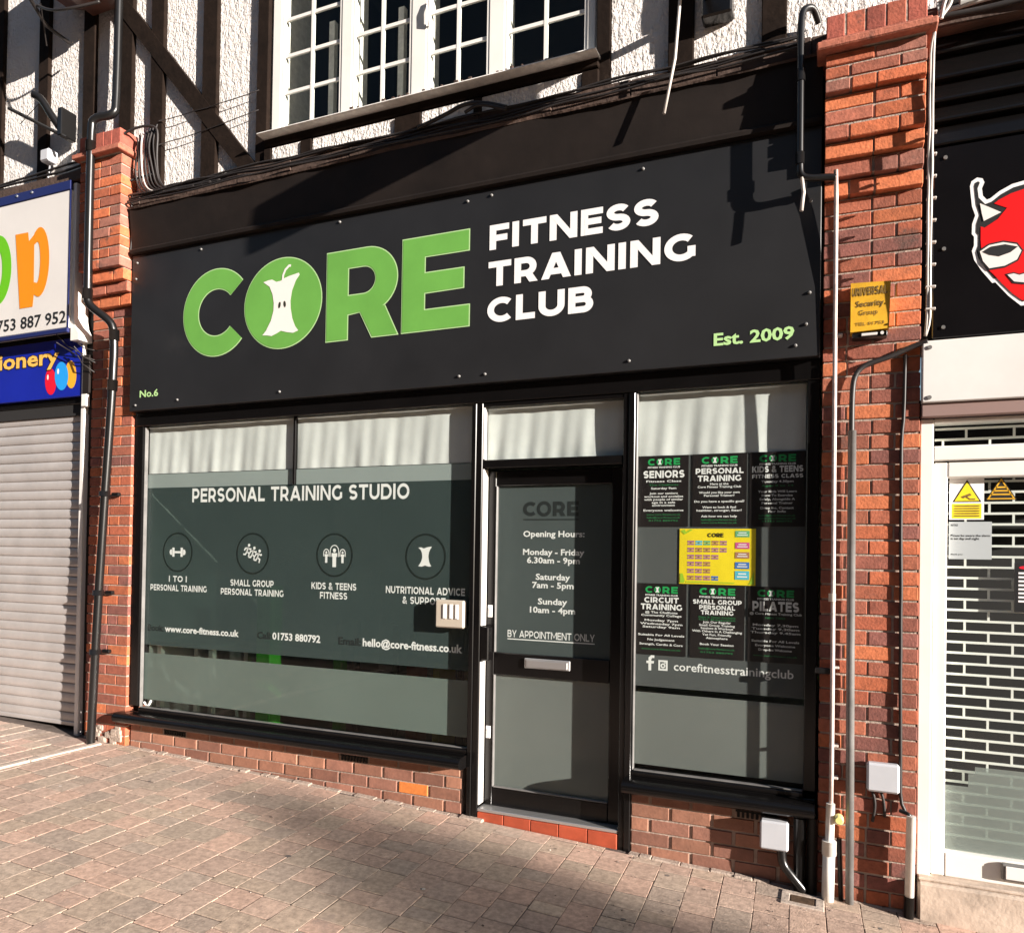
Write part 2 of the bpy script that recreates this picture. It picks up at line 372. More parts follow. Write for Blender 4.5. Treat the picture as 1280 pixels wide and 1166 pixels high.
def text(mb, body, xc, z0, h, y, width=None, bold=.02, align='c', squeeze=1.0):
    """Blender's built-in font as flat faces; h is the height of a capital, width the width of the line."""
    c = bpy.data.curves.new('lettering', 'FONT'); c.body = body; c.offset = bold; c.resolution_u = 2
    o = bpy.data.objects.new('lettering', c); COL.objects.link(o); bpy.context.view_layer.update()
    me = bpy.data.meshes.new_from_object(o.evaluated_get(bpy.context.evaluated_depsgraph_get()))
    xs = [v.co.x for v in me.vertices]; a, b = min(xs), max(xs)
    k = h / .73; kx = width / (b - a) if width else k * squeeze
    off = {'c': xc - (a + b) / 2 * kx, 'l': xc - a * kx, 'r': xc - b * kx}[align]
    mb.add([(off + v.co.x * kx, y, z0 + v.co.y * k) for v in me.vertices], [tuple(p.vertices) for p in me.polygons])
    bpy.data.objects.remove(o); bpy.data.curves.remove(c); bpy.data.meshes.remove(me)
def apple(mb, cx, z0, h, y):            # the apple core, drawn once in a unit box
    P = [(-.49, .93), (-.37, .95), (-.27, .955), (-.16, .905), (-.05, .91), (.04, .945), (.16, .97), (.40, 1.0), (.42, .965), (.33, .88), (.24, .72), (.205, .55),
         (.215, .42), (.26, .25), (.33, .12), (.41, .04), (.28, .01), (.12, .035), (-.02, .07), (-.14, .03), (-.26, 0), (-.37, .02), (-.49, .03), (-.40, .10), (-.28, .26), (-.22, .42), (-.215, .55), (-.25, .70), (-.33, .84)]
    mb.poly([(cx + x * h * .83, z0 + z * h) for x, z in P], y)
def gz(x, y=0): return -.105 - .041 * x

# ================================================================== GROUND
mb = MB()
X0, X1, Y0, Y1 = -400, 400, -400, .6
mb.add([(X0, Y0, gz(X0) - .0026), (X1, Y0, gz(X1) - .0026), (X1, Y1, gz(X1) - .0026), (X0, Y1, gz(X0) - .0026)], [(0, 1, 2, 3)])
mb.build('ground', 'sand', kind='structure')

mb = MB(); mb.add([(-400, -60, gz(-400) - .001), (400, -60, gz(400) - .001), (400, -4.63, gz(400) - .001), (-400, -4.63, gz(-400) - .001)], [(0, 1, 2, 3)])
mb.build('road', 'asphalt', kind='structure')
OT = thing('terrace_building', 'unseen dark brick terrace across the street, added to block low sky light', 'building', (-20, -18, -.5))  # unseen block, added and made tall to cut sky fill on the facade
mb = MB(); mb.box(-90, 30, -26, -15.5, -6, 12.0); mb.build('wall', 'farbrick', OT)
mb = MB(); mb.prism([(-90, 12.0), (30, 12.0), (28, 15.5), (-88, 15.5)], -26.2, -20.5); mb.build('roof', 'farroof', OT)
for k in range(18):
    for z in (2.0, 5.4):
        mb = MB(); mb.box(-82 + 6 * k, -80.4 + 6 * k, -15.6, -15.44, z, z + 1.5); mb.build('window', 'black', OT)

PAV = [(.51, .362, .288), (.485, .345, .278), (.45, .35, .28), (.48, .365, .285), (.425, .33, .27), (.54, .365, .288), (.48, .348, .28)]
def pavers(name, x0, x1, y0, y1, wd=.163, ang=-.036, skew=0, bev=.0016):
    mb = MB(); x = x0; gap = .0035
    while x < x1:
        y = y0 + R.uniform(-.2, 0)
        while y < y1:
            ln = R.choice([.105, .118, .16, .16, .2, .238]); yb = min(y + ln, y1)
            if yb - y > .04:
                c = R.choice(PAV); k = R.uniform(.84, 1.0); col = (c[0] * k, c[1] * k * .985, c[2] * k * .95)
                tx, ty = R.uniform(-.005, .005), R.uniform(-.007, .007); dz = R.uniform(-.0009, .0007) - (.0018 if R.random() < .03 else 0)
                cx, cy = x + wd / 2, (y + yb) / 2
                def fn(a, b, z, tx=tx, ty=ty, dz=dz, cx=cx, cy=cy):
                    z2 = z + dz + (a - cx) * tx + (b - cy) * ty + gz(a, b) + .0
                    return (a + b * ang, b, z2)
                mb.box(x + gap / 2 + R.uniform(-.0018, .0018), x + wd - gap / 2 + R.uniform(-.0018, .0018), y + .0038 + R.uniform(0, .002), yb - .0038, -.05, 0, bev, col, fn=fn)
            y = yb
        x += wd
    return mb.build(name, 'paver', kind='structure')
pavers('pavement', -5.02, 1.9, -4.6, .02)
mb = MB()
for x in [-9 + .16 * i for i in range(25)]:
    y = -4.6 + R.uniform(-.2, 0)
    while y < -.02:
        ln = R.choice([.16, .2, .238]); yb = min(y + ln, -.02); c = R.choice(PAV); k = R.uniform(.85, 1.1); dz = R.uniform(-.002, .002)
        if yb - y > .04: mb.box(x + .002, x + .158, y + .002, yb - .002, -.05, 0, .003, tuple(v * k for v in c), fn=lambda a, b, z, dz=dz: (a, b, z + dz + gz(a) + .001))
        y = yb
mb.build('forecourt', 'paver', kind='structure')
mb = MB(); y = -.06
while y > -4.6:
    ln = R.uniform(.5, .75); mb.box(-5.085, -5.028, y - ln + .008, y, -.06, .012, .008, jit=.002, fn=lambda a, b, z: (a - (b + .1) * -.03, b, z + gz(a))); y -= ln
mb.build('kerb_strip', 'kerb', kind='structure')
# sandy mortar fillet where the paving meets the walls
mb = MB()
x = -4.85
while x < .42:
    ln = R.uniform(.05, .16); h = R.uniform(.003, .011); d = R.uniform(.008, .022)
    if not (-1.93 < x < -1.02): mb.box(x, min(x + ln, .43), -d, .03, -.03, h, .006, jit=.003, fn=lambda a, b, z: (a, b, z + gz(a)))
    x += ln
mb.build('mortar_fillet', 'mortar', kind='structure')

# ================================================================== BRICKWORK
BR = [(.42, .115, .050), (.37, .10, .050), (.30, .09, .055), (.25, .082, .055), (.20, .075, .058), (.46, .135, .055), (.33, .098, .052), (.28, .088, .052), (.22, .08, .062), (.35, .11, .06)]
BRU = [(.50, .135, .055), (.46, .12, .05), (.42, .115, .055), (.52, .15, .06), (.36, .115, .07), (.30, .12, .085)]
def brickcol(pal):
    c = R.choice(pal); k = R.uniform(.85, 1.18); return tuple(min(1, v * k) for v in c)
def pier_courses(mb, mo, x0, x1, z0, z1, yf, yb, pal, i0=0, pitch=.0757):
    """Two-brick wide pier: stretcher + stretcher / half + stretcher + half courses, mortar core set back."""
    n = max(1, round((z1 - z0) / pitch)); p = (z1 - z0) / n; W = x1 - x0
    mo.box(x0 + .006, x1 - .006, yf + .007, yb - .004, z0 + (.012 if yf else 0), z1)
    for i in range(n):
        cuts = [[0, .5, 1], [0, .25, .75, 1], [0, .26, .52, 1], [0, .5, .75, 1]][(i0 + i) % 2 + (2 if R.random() < .25 else 0)]
        for a, b in zip(cuts, cuts[1:]):
            mb.box(x0 + W * a + (.005 if a else 0), x0 + W * b - (.005 if b < 1 else 0), yf, yb, z0 + i * p + .005, z0 + (i + 1) * p - .005, .003, brickcol(pal), jit=.0016)
    return i0 + n
def pier(name, label, x0, x1, zb, cor, ztop, ycor, capx):
    t = thing(name, label, 'brick pier', ((x0 + x1) / 2, .05, zb), 'brick piers between the shopfronts')
    mb, mo = MB(), MB(); i = 0
    i = pier_courses(mb, mo, x0, x1, zb - .05, cor[0], 0, .20, BR, i)
    for k, z in enumerate(cor):
        z2 = cor[k + 1] if k + 1 < len(cor) else ztop
        s = .012 * 0
        i = pier_courses(mb, mo, x0 - s, x1 + s, z, z2, ycor[k], .20, BRU, i)
    mb.build('brickwork', 'brick', t); mo.build('mortar_joints', 'mortar', t)
    if x0 < -4:
        pm = MB(); q = random.Random(4)
        for k in range(46):
            xx = q.uniform(x0 + .03, x1 - .04); zz = zb + q.uniform(.0, .17) * (1 - abs(xx - x0 - .25)); r = q.uniform(.012, .035)
            pm.box(xx - r, xx + r, -.012 + q.uniform(-.004, .004), .01, zz - r * .8, zz + r * .8, .006, jit=.004)
        pm.build('render_patch', 'mortar', t)
    cp = MB(); y = ycor[-1]
    cp.box(x0 - capx, x1 + capx, y - .055, .19, ztop + .004, ztop + .042, .006, (.40, .13, .08), jit=.002)
    cp.box(x0 - capx + .02, x1 + capx - .02, y - .028, .19, ztop + .044, ztop + .066, .004, (.36, .11, .07), jit=.002)
    n = 5
    for k in range(n):
        a = x0 + (x1 - x0) * k / n; b = x0 + (x1 - x0) * (k + 1) / n
        cp.box(a + .003, b - .003, y - .012, .19, ztop + .07, ztop + .185, .004, brickcol([(.34, .085, .055), (.40, .105, .06), (.30, .075, .05)]), jit=.002)
    cp.build('brick_cap', 'brick', t)
    mo2 = MB(); mo2.box(x0 + .006, x1 - .006, y - .009, .185, ztop + .003, ztop + .180); mo2.build('cap_mortar', 'mortar', t)
    return t
pier('brick_pier', 'red brick pier carrying the yellow alarm box, left of the devil sign', .0, .4425, -.14, [3.42, 3.50, 3.585, 3.665, 3.885], 4.075,
     [-.035, -.068, -.10, -.13, -.165], .04)
pier('brick_pier', 'red brick pier behind the black downpipe, between the roller shutter and the black sign', -5.302, -4.862, .06, [3.44, 3.53, 3.61, 3.70], 4.545,
     [-.035, -.07, -.105, -.14], .03)

# ================================================================== UPPER BUILDING
B = thing('terrace_building', 'half timbered upper storey with rough white render above all three shops', 'building', (-2, .3, 4.2))
mb = MB()
mb.box(-9, -3.62, .0, .25, 4.2, 7.2); mb.box(-3.62, -1.23, .0, .25, 4.2, 4.395); mb.box(-1.23, 3.2, .0, .25, 4.2, 7.2); mb.box(-3.62, -1.23, .0, .25, 6.3, 7.2)
mb.build('rendered_wall', 'roughcast', B)
mb = MB(); mb.box(-9, 3.2, .04, .26, 2.645, 4.199); mb.build('backing_wall', 'roomdark', B)
def post(x0, x1, z0=4.255, z1=7.2, y=-.03, name='timber_post', dx=0):
    mb = MB(); mb.box(x0, x1, y, .01, z0, z1, .005, fn=lambda a, b, c: (a + dx * (c - 4.3) + .006 * math.sin(c * 3 + a * 9), b + .003 * math.sin(c * 5 + a), c)); return mb.build(name, 'timber', B)
for a, b in ((-6.52, -6.41), (-5.965, -5.845), (-5.445, -5.315), (-5.035, -4.905), (-4.715, -4.58), (-4.20, -4.062), (-3.69, -3.592), (-1.225, -1.14), (-.806, -.672), (-.313, -.185), (.62, .75), (1.25, 1.38), (2.0, 2.12)): post(a, b)
mb = MB(); d = Vector((1.24, 0, -1.455)).normalized(); nrm = Vector((d.z, 0, -d.x)) * .058
a, b = Vector((-5.15, 0, 5.92)), Vector((-3.67, 0, 4.18))
mb.prism([((a + nrm).x, (a + nrm).z), ((b + nrm).x, (b + nrm).z), ((b - nrm).x, (b - nrm).z), ((a - nrm).x, (a - nrm).z)], -.036, .005); mb.build('timber_brace', 'timber', B)
mb = MB()
for k in range(26):
    x = -9 + k * .47; mb.box(x, x + .47, -.052 + R.uniform(-.004, .004), .02, 4.15, 4.262 + R.uniform(-.006, .006), .006)
mb.build('bressummer_beam', 'beam', B)
# sill brackets below the casement
for x0, x1 in ((-3.60, -3.54), (-3.29, -3.20), (-2.55, -2.36), (-1.99, -1.94), (-1.30, -1.20)):
    mb = MB(); mb.box(x0, x1, -.050, .012, 4.263, 4.367, .004); mb.build('sill_bracket', 'timber', B)
mb = MB(); mb.box(-3.60, -1.20, -.055, .02, 4.380, 4.429, .005); mb.build('sill_apron', 'timber', B)

for x0, x1 in ((-3.538, -3.292), (-3.198, -2.552), (-2.358, -1.992), (-1.938, -1.302)):
    mb = MB(); mb.box(x0, x1, -.038, .0, 4.263, 4.372, .004, jit=.002); mb.build('render_strip', 'roughcast', B)
# casement window
win = MB()
ZB = 4.445
win.box(-3.575, -3.498, -.008, .07, ZB + .06, 6.3, .006); win.box(-1.285, -1.232, -.008, .07, ZB + .06, 6.3, .006)
for a, b in ((-3.000, -2.912), (-2.460, -2.348), (-1.912, -1.806)): win.box(a, b, -.006, .07, ZB + .06, 6.2, .006)
win.box(-3.575, -1.232, -.010, .07, ZB, ZB + .06, .006); win.box(-3.575, -1.232, -.01, .07, 6.2, 6.3, .006)
W = win.build('casement_window', 'upvc', B)
PN = [(-3.498, -3.0), (-2.912, -2.46), (-2.348, -1.912), (-1.806, -1.285)]
for i, (a, b) in enumerate(PN):
    mb = MB(); m = (a + b) / 2
    mb.box(m - .011, m + .011, .008, .026, ZB + .06, 6.2)
    for z in (4.765, 5.022, 5.277, 5.53, 5.79, 6.04):
        mb.box(a, m - .0115, .010, .024, z - .011, z + .011); mb.box(m + .0115, b, .010, .024, z - .011, z + .011)
    mb.build('glazing_bars', 'upvc', W)
    mb = MB(); mb.box(a - .004, b + .004, .014, .018, ZB + .05, 6.2); mb.build('pane', 'glass', W)
    # casement sash edge, slightly proud
    mb = MB(); mb.box(a, a + .018, -.002, .05, ZB + .06, 6.2, .003); mb.box(b - .018, b, -.002, .05, ZB + .06, 6.2, .003); mb.build('sash', 'upvc', W)
mb = MB(); mb.tube([(-2.325, -.012, 4.93), (-2.322, -.03, 4.96), (-2.318, -.032, 5.04), (-2.325, -.02, 5.09)], .009, 8); mb.build('handle', 'whitepaint', W)
mb = MB(); mb.sweepx([(.02, 4.430), (-.118, 4.430), (-.125, 4.435), (-.122, 4.442), (-.01, 4.447), (.02, 4.447)], -3.60, -1.195); mb.build('sill', 'sill', W)
mb = MB()   # flaking paint blocks along the sill
x = -2.86
while x < -1.45:
    ln = R.uniform(.012, .03)
    if R.random() < .62: mb.box(x, x + ln, -.10, -.085, 4.447, 4.447 + R.uniform(.012, .03), .002)
    x += ln + R.uniform(.004, .02)
mb.build('flaking_paint', 'beam', W)
# room behind the casement
mb = MB()
mb.box(-3.60, -1.2, 1.6, 1.65, 4.0, 6.4); mb.box(-3.62, -1.18, .25, 1.6, 4.30, 4.34); mb.box(-3.70, -3.621, .25, 1.65, 4.2, 6.5); mb.box(-1.18, -1.1, .25, 1.65, 4.2, 6.5); mb.box(-3.7, -1.1, .25, 1.65, 6.3, 6.4); mb.build('room_back', 'roomdark', W)
mb = MB(); mb.box(-3.615, -3.58, .075, .42, 4.45, 6.3)
for a, b in ((-2.985, -2.93), (-2.44, -2.37), (-1.89, -1.83)): mb.box(a, b, .08, .20, 4.46, 6.25)
mb.box(-3.27, -3.225, .22, .26, 4.46, 5.35); mb.box(-2.70, -2.655, .22, .26, 4.46, 5.30); mb.build('window_reveal', 'sill', W)
mb = MB(); mb.box(-1.72, -1.60, .10, .16, 4.46, 4.58, .01); mb.build('box_on_ledge', 'tan', W)
mb = MB(); mb.box(-3.615, -1.2, .09, .3, 4.425, 4.455); mb.build('window_board', 'sill', W)

# fascia hood above the sign
mb = MB()
mb.sweepx([(.02, 3.802), (-.050, 3.802), (-.085, 4.135), (-.02, 4.15), (.02, 4.15)], -4.835, -.012)
F_ = mb.build('fascia_board', 'fascia', B)
mb = MB(); mb.sweepx([(-.04, 3.802), (-.074, 3.806), (-.078, 3.826), (-.064, 3.842), (-.045, 3.846)], -4.832, -.016); mb.build('moulding', 'fascia', F_)
mb = MB(); N = 70
for i in range(N):
    x0 = -4.84 + 4.82 * i / N; x1 = -4.84 + 4.82 * (i + 1) / N
    f = lambda x: .012 * math.sin(x * 2.1) + .007 * math.sin(x * 7.3 + 1) + .004 * math.sin(x * 19)
    mb.add([(x0, -.094 + f(x0) * .6, 4.128 + f(x0) * .5), (x1, -.094 + f(x1) * .6, 4.128 + f(x1) * .5), (x1, -.100 + f(x1) * .5, 4.142 + f(x1)), (x0, -.100 + f(x0) * .5, 4.142 + f(x0)), (x1, -.03, 4.168), (x0, -.03, 4.168)], [(0, 1, 2, 3), (3, 2, 4, 5)])
mb.build('flashing', 'beam', B)

# ================================================================== SHOP ROOM behind the glass
mb = MB(); mb.box(-4.93, -.0, .22, 3.6, -.06, -.01); mb.build('shop_floor', 'roomfloor', kind='structure')
mb = MB(); mb.box(-4.93, .0, 3.6, 3.7, -.06, 2.7); mb.box(-5.0, -4.93, .22, 3.6, -.06, 2.7); mb.box(.0, .06, .22, 3.6, -.06, 2.7); mb.build('shop_room_wall', 'roomwall', kind='structure')
mb = MB(); mb.box(-5.0, .06, .1, 3.7, 2.7, 2.78); mb.build('shop_ceiling', 'roomwall', kind='structure')

# ================================================================== SHOPFRONT
S = thing('shopfront', 'black framed shopfront with frosted windows and a glazed door below the black and green sign', 'shopfront', (-2.4, .05, 0))
RB = [(.30, .138, .088), (.27, .122, .080), (.24, .108, .074), (.285, .130, .090), (.32, .148, .094)]
def riser(x0, x1, z1, vents, orange=None):
    mb, mo = MB(), MB(); p = .0757; n = 7
    mo.box(x0, x1, .037, .2, -.3, z1 - .002)
    for i in range(n):
        zt = z1 - i * p; x = x0 - (0 if i % 2 else .1125)
        if zt < gz(x1) - .02: break
        k = 0
        while x < x1 - .01:
            a, b = max(x, x0), min(x + .215, x1)
            if b - a > .02:
                c = brickcol(RB); jit = .0012
                if orange and i == orange[0] and a < orange[1] < b: c = (.66, .20, .045)
                vent = [v for v in vents if i == 0 and a < v < b]
                if not vent: mb.box(a + .004, b - .004, .03, .15, zt - p + .0045, zt - .0045, .003, c, jit=jit)
            x += .225; k += 1
    mb.build('riser_brickwork', 'riser', S); mo.build('riser_mortar', 'risermortar', S)
    for v in vents:
        q = MB(); x = x0 - .1125
        while not (x < v < x + .225): x += .225
        for r in range(9):
            xx = x + .012 + r * .0235; q.box(xx, xx + .013, .028, .06, z1 - p + .006, z1 - .006)
        q.box(x + .004, x + .215, .03, .06, z1 - .0375 - .004, z1 - .0375 + .004); q.build('air_brick', 'riser', S)
        q = MB(); q.box(x + .004, x + .215, .042, .07, z1 - p + .004, z1 - .004); q.build('air_brick_back', 'mortar', S)
riser(-4.845, -2.03, .285, (-4.36, -2.82), (2, -2.33))
riser(-.972, -.01, .285, (-.36,), None)

fr = MB()
bx = lambda *a: fr.box(*a, .004)
# left window frame, posts, heads (posts run full height; rails butt between them)
bx(-4.846, -4.765, .02, .12, .40, 2.515); bx(-1.998, -1.966, .02, .15, gz(-2) - .01, 2.515); bx(-1.966, -1.925, .026, .15, gz(-2) - .01, 2.515)
bx(-1.045, -1.012, .026, .15, gz(-1) - .01, 2.515); bx(-1.012, -.975, .02, .15, gz(-1) - .01, 2.515); bx(-.072, -.012, .02, .12, .40, 2.515)
bx(-4.848, -.010, .018, .12, 2.517, 2.640)
bx(-4.765, -1.998, .022, .12, .360, .388); bx(-.975, -.072, .022, .12, .360, .388)
bx(-1.925, -1.045, .030, .15, 2.115, 2.165); bx(-1.925, -1.045, .030, .15, 2.49, 2.515)
FR = fr.build('frame', 'black', S)
mb = MB(); mb.box(-3.387, -3.367, .056, .09, 2.052, 2.515, .003); mb.build('glazing_bar', 'black', S)
# thin beads beside the glass, catching the light
mb = MB()
for x in (-4.763, -.972): mb.box(x, x + .008, .034, .064, .392, 2.51, .002)
mb.box(-4.755, -2.0, .034, .062, .389, .396, .002); mb.box(-.962, -.075, .034, .062, .389, .396, .002); mb.build('glazing_bead', 'greypipe', S)
def sill(x0, x1, name='sill'):
    mb = MB(); prof = [(.03, .355)] + [(-.035 + .045 * math.cos(t), .318 + .038 * math.sin(t)) for t in [math.radians(90 + 18 * i) for i in range(11)]] + [(.03, .28)]
    mb.sweepx([(y - .008 if 0 < i < len(prof) - 1 else y, z) for i, (y, z) in enumerate(prof)], x0, x1, smooth=True)
    return mb.build(name, 'black', S)
sill(-4.905, -1.998); sill(-1.0, -.015)
mb = MB(); mb.box(-4.847, -1.998, .024, .12, .34, .3595, .003); mb.box(-.975, -.012, .024, .12, .34, .3595, .003); mb.build('sill_upstand', 'black', S)
# glass and film
GY = .070
def pane(x0, x1, z0, z1, y=GY, name='glass_pane', par=S):
    mb = MB(); mb.box(x0, x1, y - .0045, y - .0025, z0, z1); return mb.build(name, 'glass', par)
GL = pane(-4.768, -1.994, .385, 2.518); GT = pane(-1.928, -1.042, 2.16, 2.495, .075); GR = pane(-.978, -.068, .385, 2.518)
def film(x0, x1, z0, z1, m, par, y=GY + .0045):
    mb = MB(); mb.box(x0, x1, y, y + .001, z0, z1); return mb.build('frosted_film', m, par)
film(-4.768, -1.994, .862, 2.052, 'filmdark', GL); film(-4.768, -1.994, .448, .800, 'filmgrey', GL)
film(-4.768, -1.994, 2.052, 2.155, 'filmband', GL)
film(-.978, -.068, .860, 2.155, 'filmdarkr', GR); film(-.978, -.068, .42, .826, 'filmgreyr', GR)

# ---- lettering on the left window
LY = GY + .0036
def deco(par, m, fn, name='lettering'):
    mb = MB(); fn(mb); return mb.build(name, m, par)
for w_, a_, b_, z_, h_ in (('PERSONAL TRAINING STUDIO', -4.315, -2.464, 1.938, .102), ('1 TO 1', -4.53, -4.352, 1.345, .045), ('PERSONAL TRAINING', -4.716, -4.157, 1.276, .046),
        ('SMALL GROUP', -3.935, -3.545, 1.333, .046), ('PERSONAL TRAINING', -4.023, -3.458, 1.268, .046), ('KIDS & TEENS', -3.222, -2.858, 1.333, .046), ('FITNESS', -3.150, -2.929, 1.270, .046),
        ('NUTRITIONAL ADVICE', -2.628, -2.052, 1.326, .046), ('& SUPPORT', -2.502, -2.188, 1.262, .046)):
    deco(GL, 'white', lambda mb: caps(mb, w_, a_, b_, z_, h_, LY, t=.2, gap=.135))
for w_, x_, h_, wd_, m_ in (('www.core-fitness.co.uk', -4.205, .048, .712, 'white'), ('01753 880792', -3.344, .05, .408, 'white'), ('hello@core-fitness.co.uk', -2.432, .052, .735, 'white'),
        ('Book:', -4.652, .048, .165, 'ghost'), ('Call:', -3.617, .048, .135, 'ghost'), ('Email:', -2.902, .05, .18, 'ghost')):
    deco(GL, m_, lambda mb: text(mb, w_, x_, .970, h_, LY, wd_, .03))
for x in (-4.449, -3.738, -3.038, -2.338): deco(GL, 'ring', lambda mb, x=x: mb.ring(x, 1.567, .136, .148, LY), 'ring')
def ic_bell(mb):
    x, z = -4.449, 1.567
    mb.poly([(x - .03, z - .008), (x + .03, z - .008), (x + .03, z + .008), (x - .03, z + .008)], LY)
    for s in (-1, 1):
        mb.poly([(x + s * .03, z - .034), (x + s * .052, z - .034), (x + s * .052, z + .034), (x + s * .03, z + .034)], LY - .0002)
        mb.poly([(x + s * .055, z - .022), (x + s * .074, z - .018), (x + s * .08, z), (x + s * .074, z + .018), (x + s * .055, z + .022)], LY - .0002)
deco(GL, 'white', ic_bell, 'dumbbell_icon')
def ic_run(mb):
    for k in range(3):
        x, z = -3.785 + k * .048, 1.592 - k * .02
        mb.ellipse(x + .014, z + .034, .011, .011, LY, 14)
        for p in ([(x + .008, z + .02), (x - .004, z - .012)], [(x - .004, z - .012), (x + .016, z - .026), (x + .010, z - .05)], [(x - .004, z - .012), (x - .018, z - .032), (x - .038, z - .03)], [(x + .006, z + .014), (x + .026, z + .004), (x + .034, z + .012)], [(x + .006, z + .014), (x - .018, z + .012), (x - .028, z - .004)]):
            mb.strip(p, .011, LY - .0002)
deco(GL, 'white', ic_run, 'runners_icon')
def ic_kids(mb):
    for dx, s in ((-.066, .72), (0, 1.15), (.066, .72)):
        x, z = -3.038 + dx, 1.535 if s < 1 else 1.52
        mb.ellipse(x, z + .068 * s, .011 * s, .012 * s, LY, 14)
        mb.poly([(x - .013 * s, z - .03 * s), (x - .013 * s, z + .03 * s), (x - .02 * s, z + .03 * s), (x - .02 * s, z + .052 * s), (x + .02 * s, z + .052 * s), (x + .02 * s, z + .03 * s), (x + .013 * s, z + .03 * s), (x + .013 * s, z - .03 * s)], LY)
        mb.strip([(x - .030 * s, z + .03 * s)] + [(x + .030 * s * math.cos(math.radians(a)), z + .062 * s + .036 * s * math.sin(math.radians(a))) for a in range(180, -1, -15)] + [(x + .030 * s, z + .03 * s)], .006, LY - .0002)
deco(GL, 'white', ic_kids, 'skipping_icon')
deco(GL, 'white', lambda mb: apple(mb, -2.338, 1.502, .13, LY), 'apple_icon')

# ---- right window lettering
deco(GR, 'white', lambda mb: text(mb, 'corefitnesstrainingclub', -.438, .960, .048, LY, .626, .012))
def rw(mb):
    x, z = -.893, .95; mb.poly([(x, z), (x + .016, z), (x + .016, z + .04), (x + .03, z + .04), (x + .032, z + .054), (x + .016, z + .054), (x + .016, z + .064), (x + .022, z + .071), (x + .033, z + .071), (x + .033, z + .086), (x + .015, z + .086), (x, z + .072), (x, z + .054), (x - .012, z + .054), (x - .012, z + .04), (x, z + .04)], LY)
deco(GR, 'white', rw, 'social_icon')
def rw2(mb):
    x, z = -.836, .955
    mb.strip([(x + .004, z + .004), (x + .046, z + .004), (x + .046, z + .052), (x + .004, z + .052)], .010, LY, True); mb.ring(x + .025, z + .026, .006, .014, LY, 20); mb.poly([(x + .030, z + .040), (x + .040, z + .040), (x + .040, z + .046), (x + .030, z + .046)], LY)
deco(GR, 'white', rw2, 'camera_icon')

# ---- door
D = MB(); dy = .105
for a, b, c, d in ((-1.915, -1.862, .045, 2.105), (-1.128, -1.052, .045, 2.105)): D.box(a, b, dy, dy + .05, c, d, .005)
for z0, z1 in ((.045, .158), (.850, .985), (2.012, 2.105)): D.box(-1.862, -1.128, dy + .002, dy + .05, z0, z1, .004)
DO = D.build('door', 'black', S)
mb = MB()
for x in (-1.862,): mb.box(x, x + .008, dy - .004, dy + .02, .16, .848, .002); mb.box(x, x + .008, dy - .004, dy + .02, .987, 2.01, .002)
mb.box(-1.853, -1.13, dy - .004, dy + .02, .158, .165, .002); mb.build('glazing_bead', 'greypipe', DO)
dgy = dy + .022
g1 = pane(-1.866, -1.124, .985, 2.014, dgy, 'glass_pane', DO); g2 = pane(-1.866, -1.124, .155, .852, dgy, 'glass_pane', DO)
mb = MB(); mb.box(-1.866, -1.124, dgy + .0015, dgy + .0025, .985, 2.014); mb.build('frosted_film', 'filmdoor', DO)
mb = MB(); mb.box(-1.866, -1.124, dgy + .0015, dgy + .0025, .155, .852); mb.build('frosted_film', 'filmgreyr', DO)
DL = dgy + .0007; s_ = 1.013
for w_, z_, wd_ in (('Opening Hours:', 1.700, .392), ('Monday - Friday', 1.590, .392), ('6.30am - 9pm', 1.540, .338), ('Saturday', 1.440, .220), ('7am - 5pm', 1.390, .265), ('Sunday', 1.292, .188), ('10am - 4pm', 1.240, .290)):
    deco(DO, 'white', lambda mb: text(mb, w_, -1.492, z_, .037, DL, wd_, .025))
deco(DO, 'white', lambda mb: (caps(mb, 'BY APPOINTMENT ONLY', -1.782, -1.225, 1.083, .043, DL, t=.17, gap=.10), mb.poly([(-1.782, 1.068), (-1.225, 1.068), (-1.225, 1.074), (-1.782, 1.074)], DL)))
def door_core(mb):
    caps(mb, 'C', -1.692, -1.605, 1.825, .088, DL, t=.25); mb.ring(-1.555, 1.869, .026, .047, DL); caps(mb, 'RE', -1.498, -1.335, 1.825, .088, DL, t=.25); mb.poly([(-1.69, 1.80), (-1.335, 1.80), (-1.335, 1.808), (-1.69, 1.808)], DL)
deco(DO, 'ghost', door_core)
mb = MB(); mb.box(-1.655, -1.365, dy - .012, dy + .001, .905, .965, .004); LB = mb.build('letterbox', 'steel', DO)
mb = MB(); mb.box(-1.64, -1.38, dy - .018, dy - .0125, .912, .955, .002); mb.build('flap', 'steel', LB)
mb = MB(); mb.box(-1.925, -1.868, .03, dy + .0, .94, 1.145, .006); mb.build('lock_cover', 'black', DO)
for z in (1.20, .455):
    mb = MB(); mb.box(-1.905, -1.875, dy - .006, dy - .001, z, z + .075, .002); mb.tube([(-1.89, dy - .007, z + .012), (-1.89, dy - .007, z + .06)], .006, 8); mb.build('lock_plate', 'whitepaint', DO)
mb = MB(); mb.box(-1.9245, -1.9165, .034, .10, .06, .93, .001); mb.box(-1.9245, -1.9165, .034, .10, 1.15, 2.11, .001); mb.build('door_jamb_strip', 'whitepaint', S)
mb = MB(); mb.box(-1.9245, -1.9165, .034, .07, 2.17, 2.488, .001); mb.build('transom_jamb_strip', 'whitepaint', S)
mb = MB(); mb.box(-1.9245, -1.046, .030, .16, .022, .042, .003); mb.build('threshold', 'steel', S)
for k in range(5):
    a = -1.923 + .175 * k; mb = MB(); kk = R.uniform(.85, 1.1); mb.box(a + .001, a + .174, .024, .16, -.13, .020, .004, (kk, kk, kk), jit=.0008); mb.build('step_tile', 'tile', S)

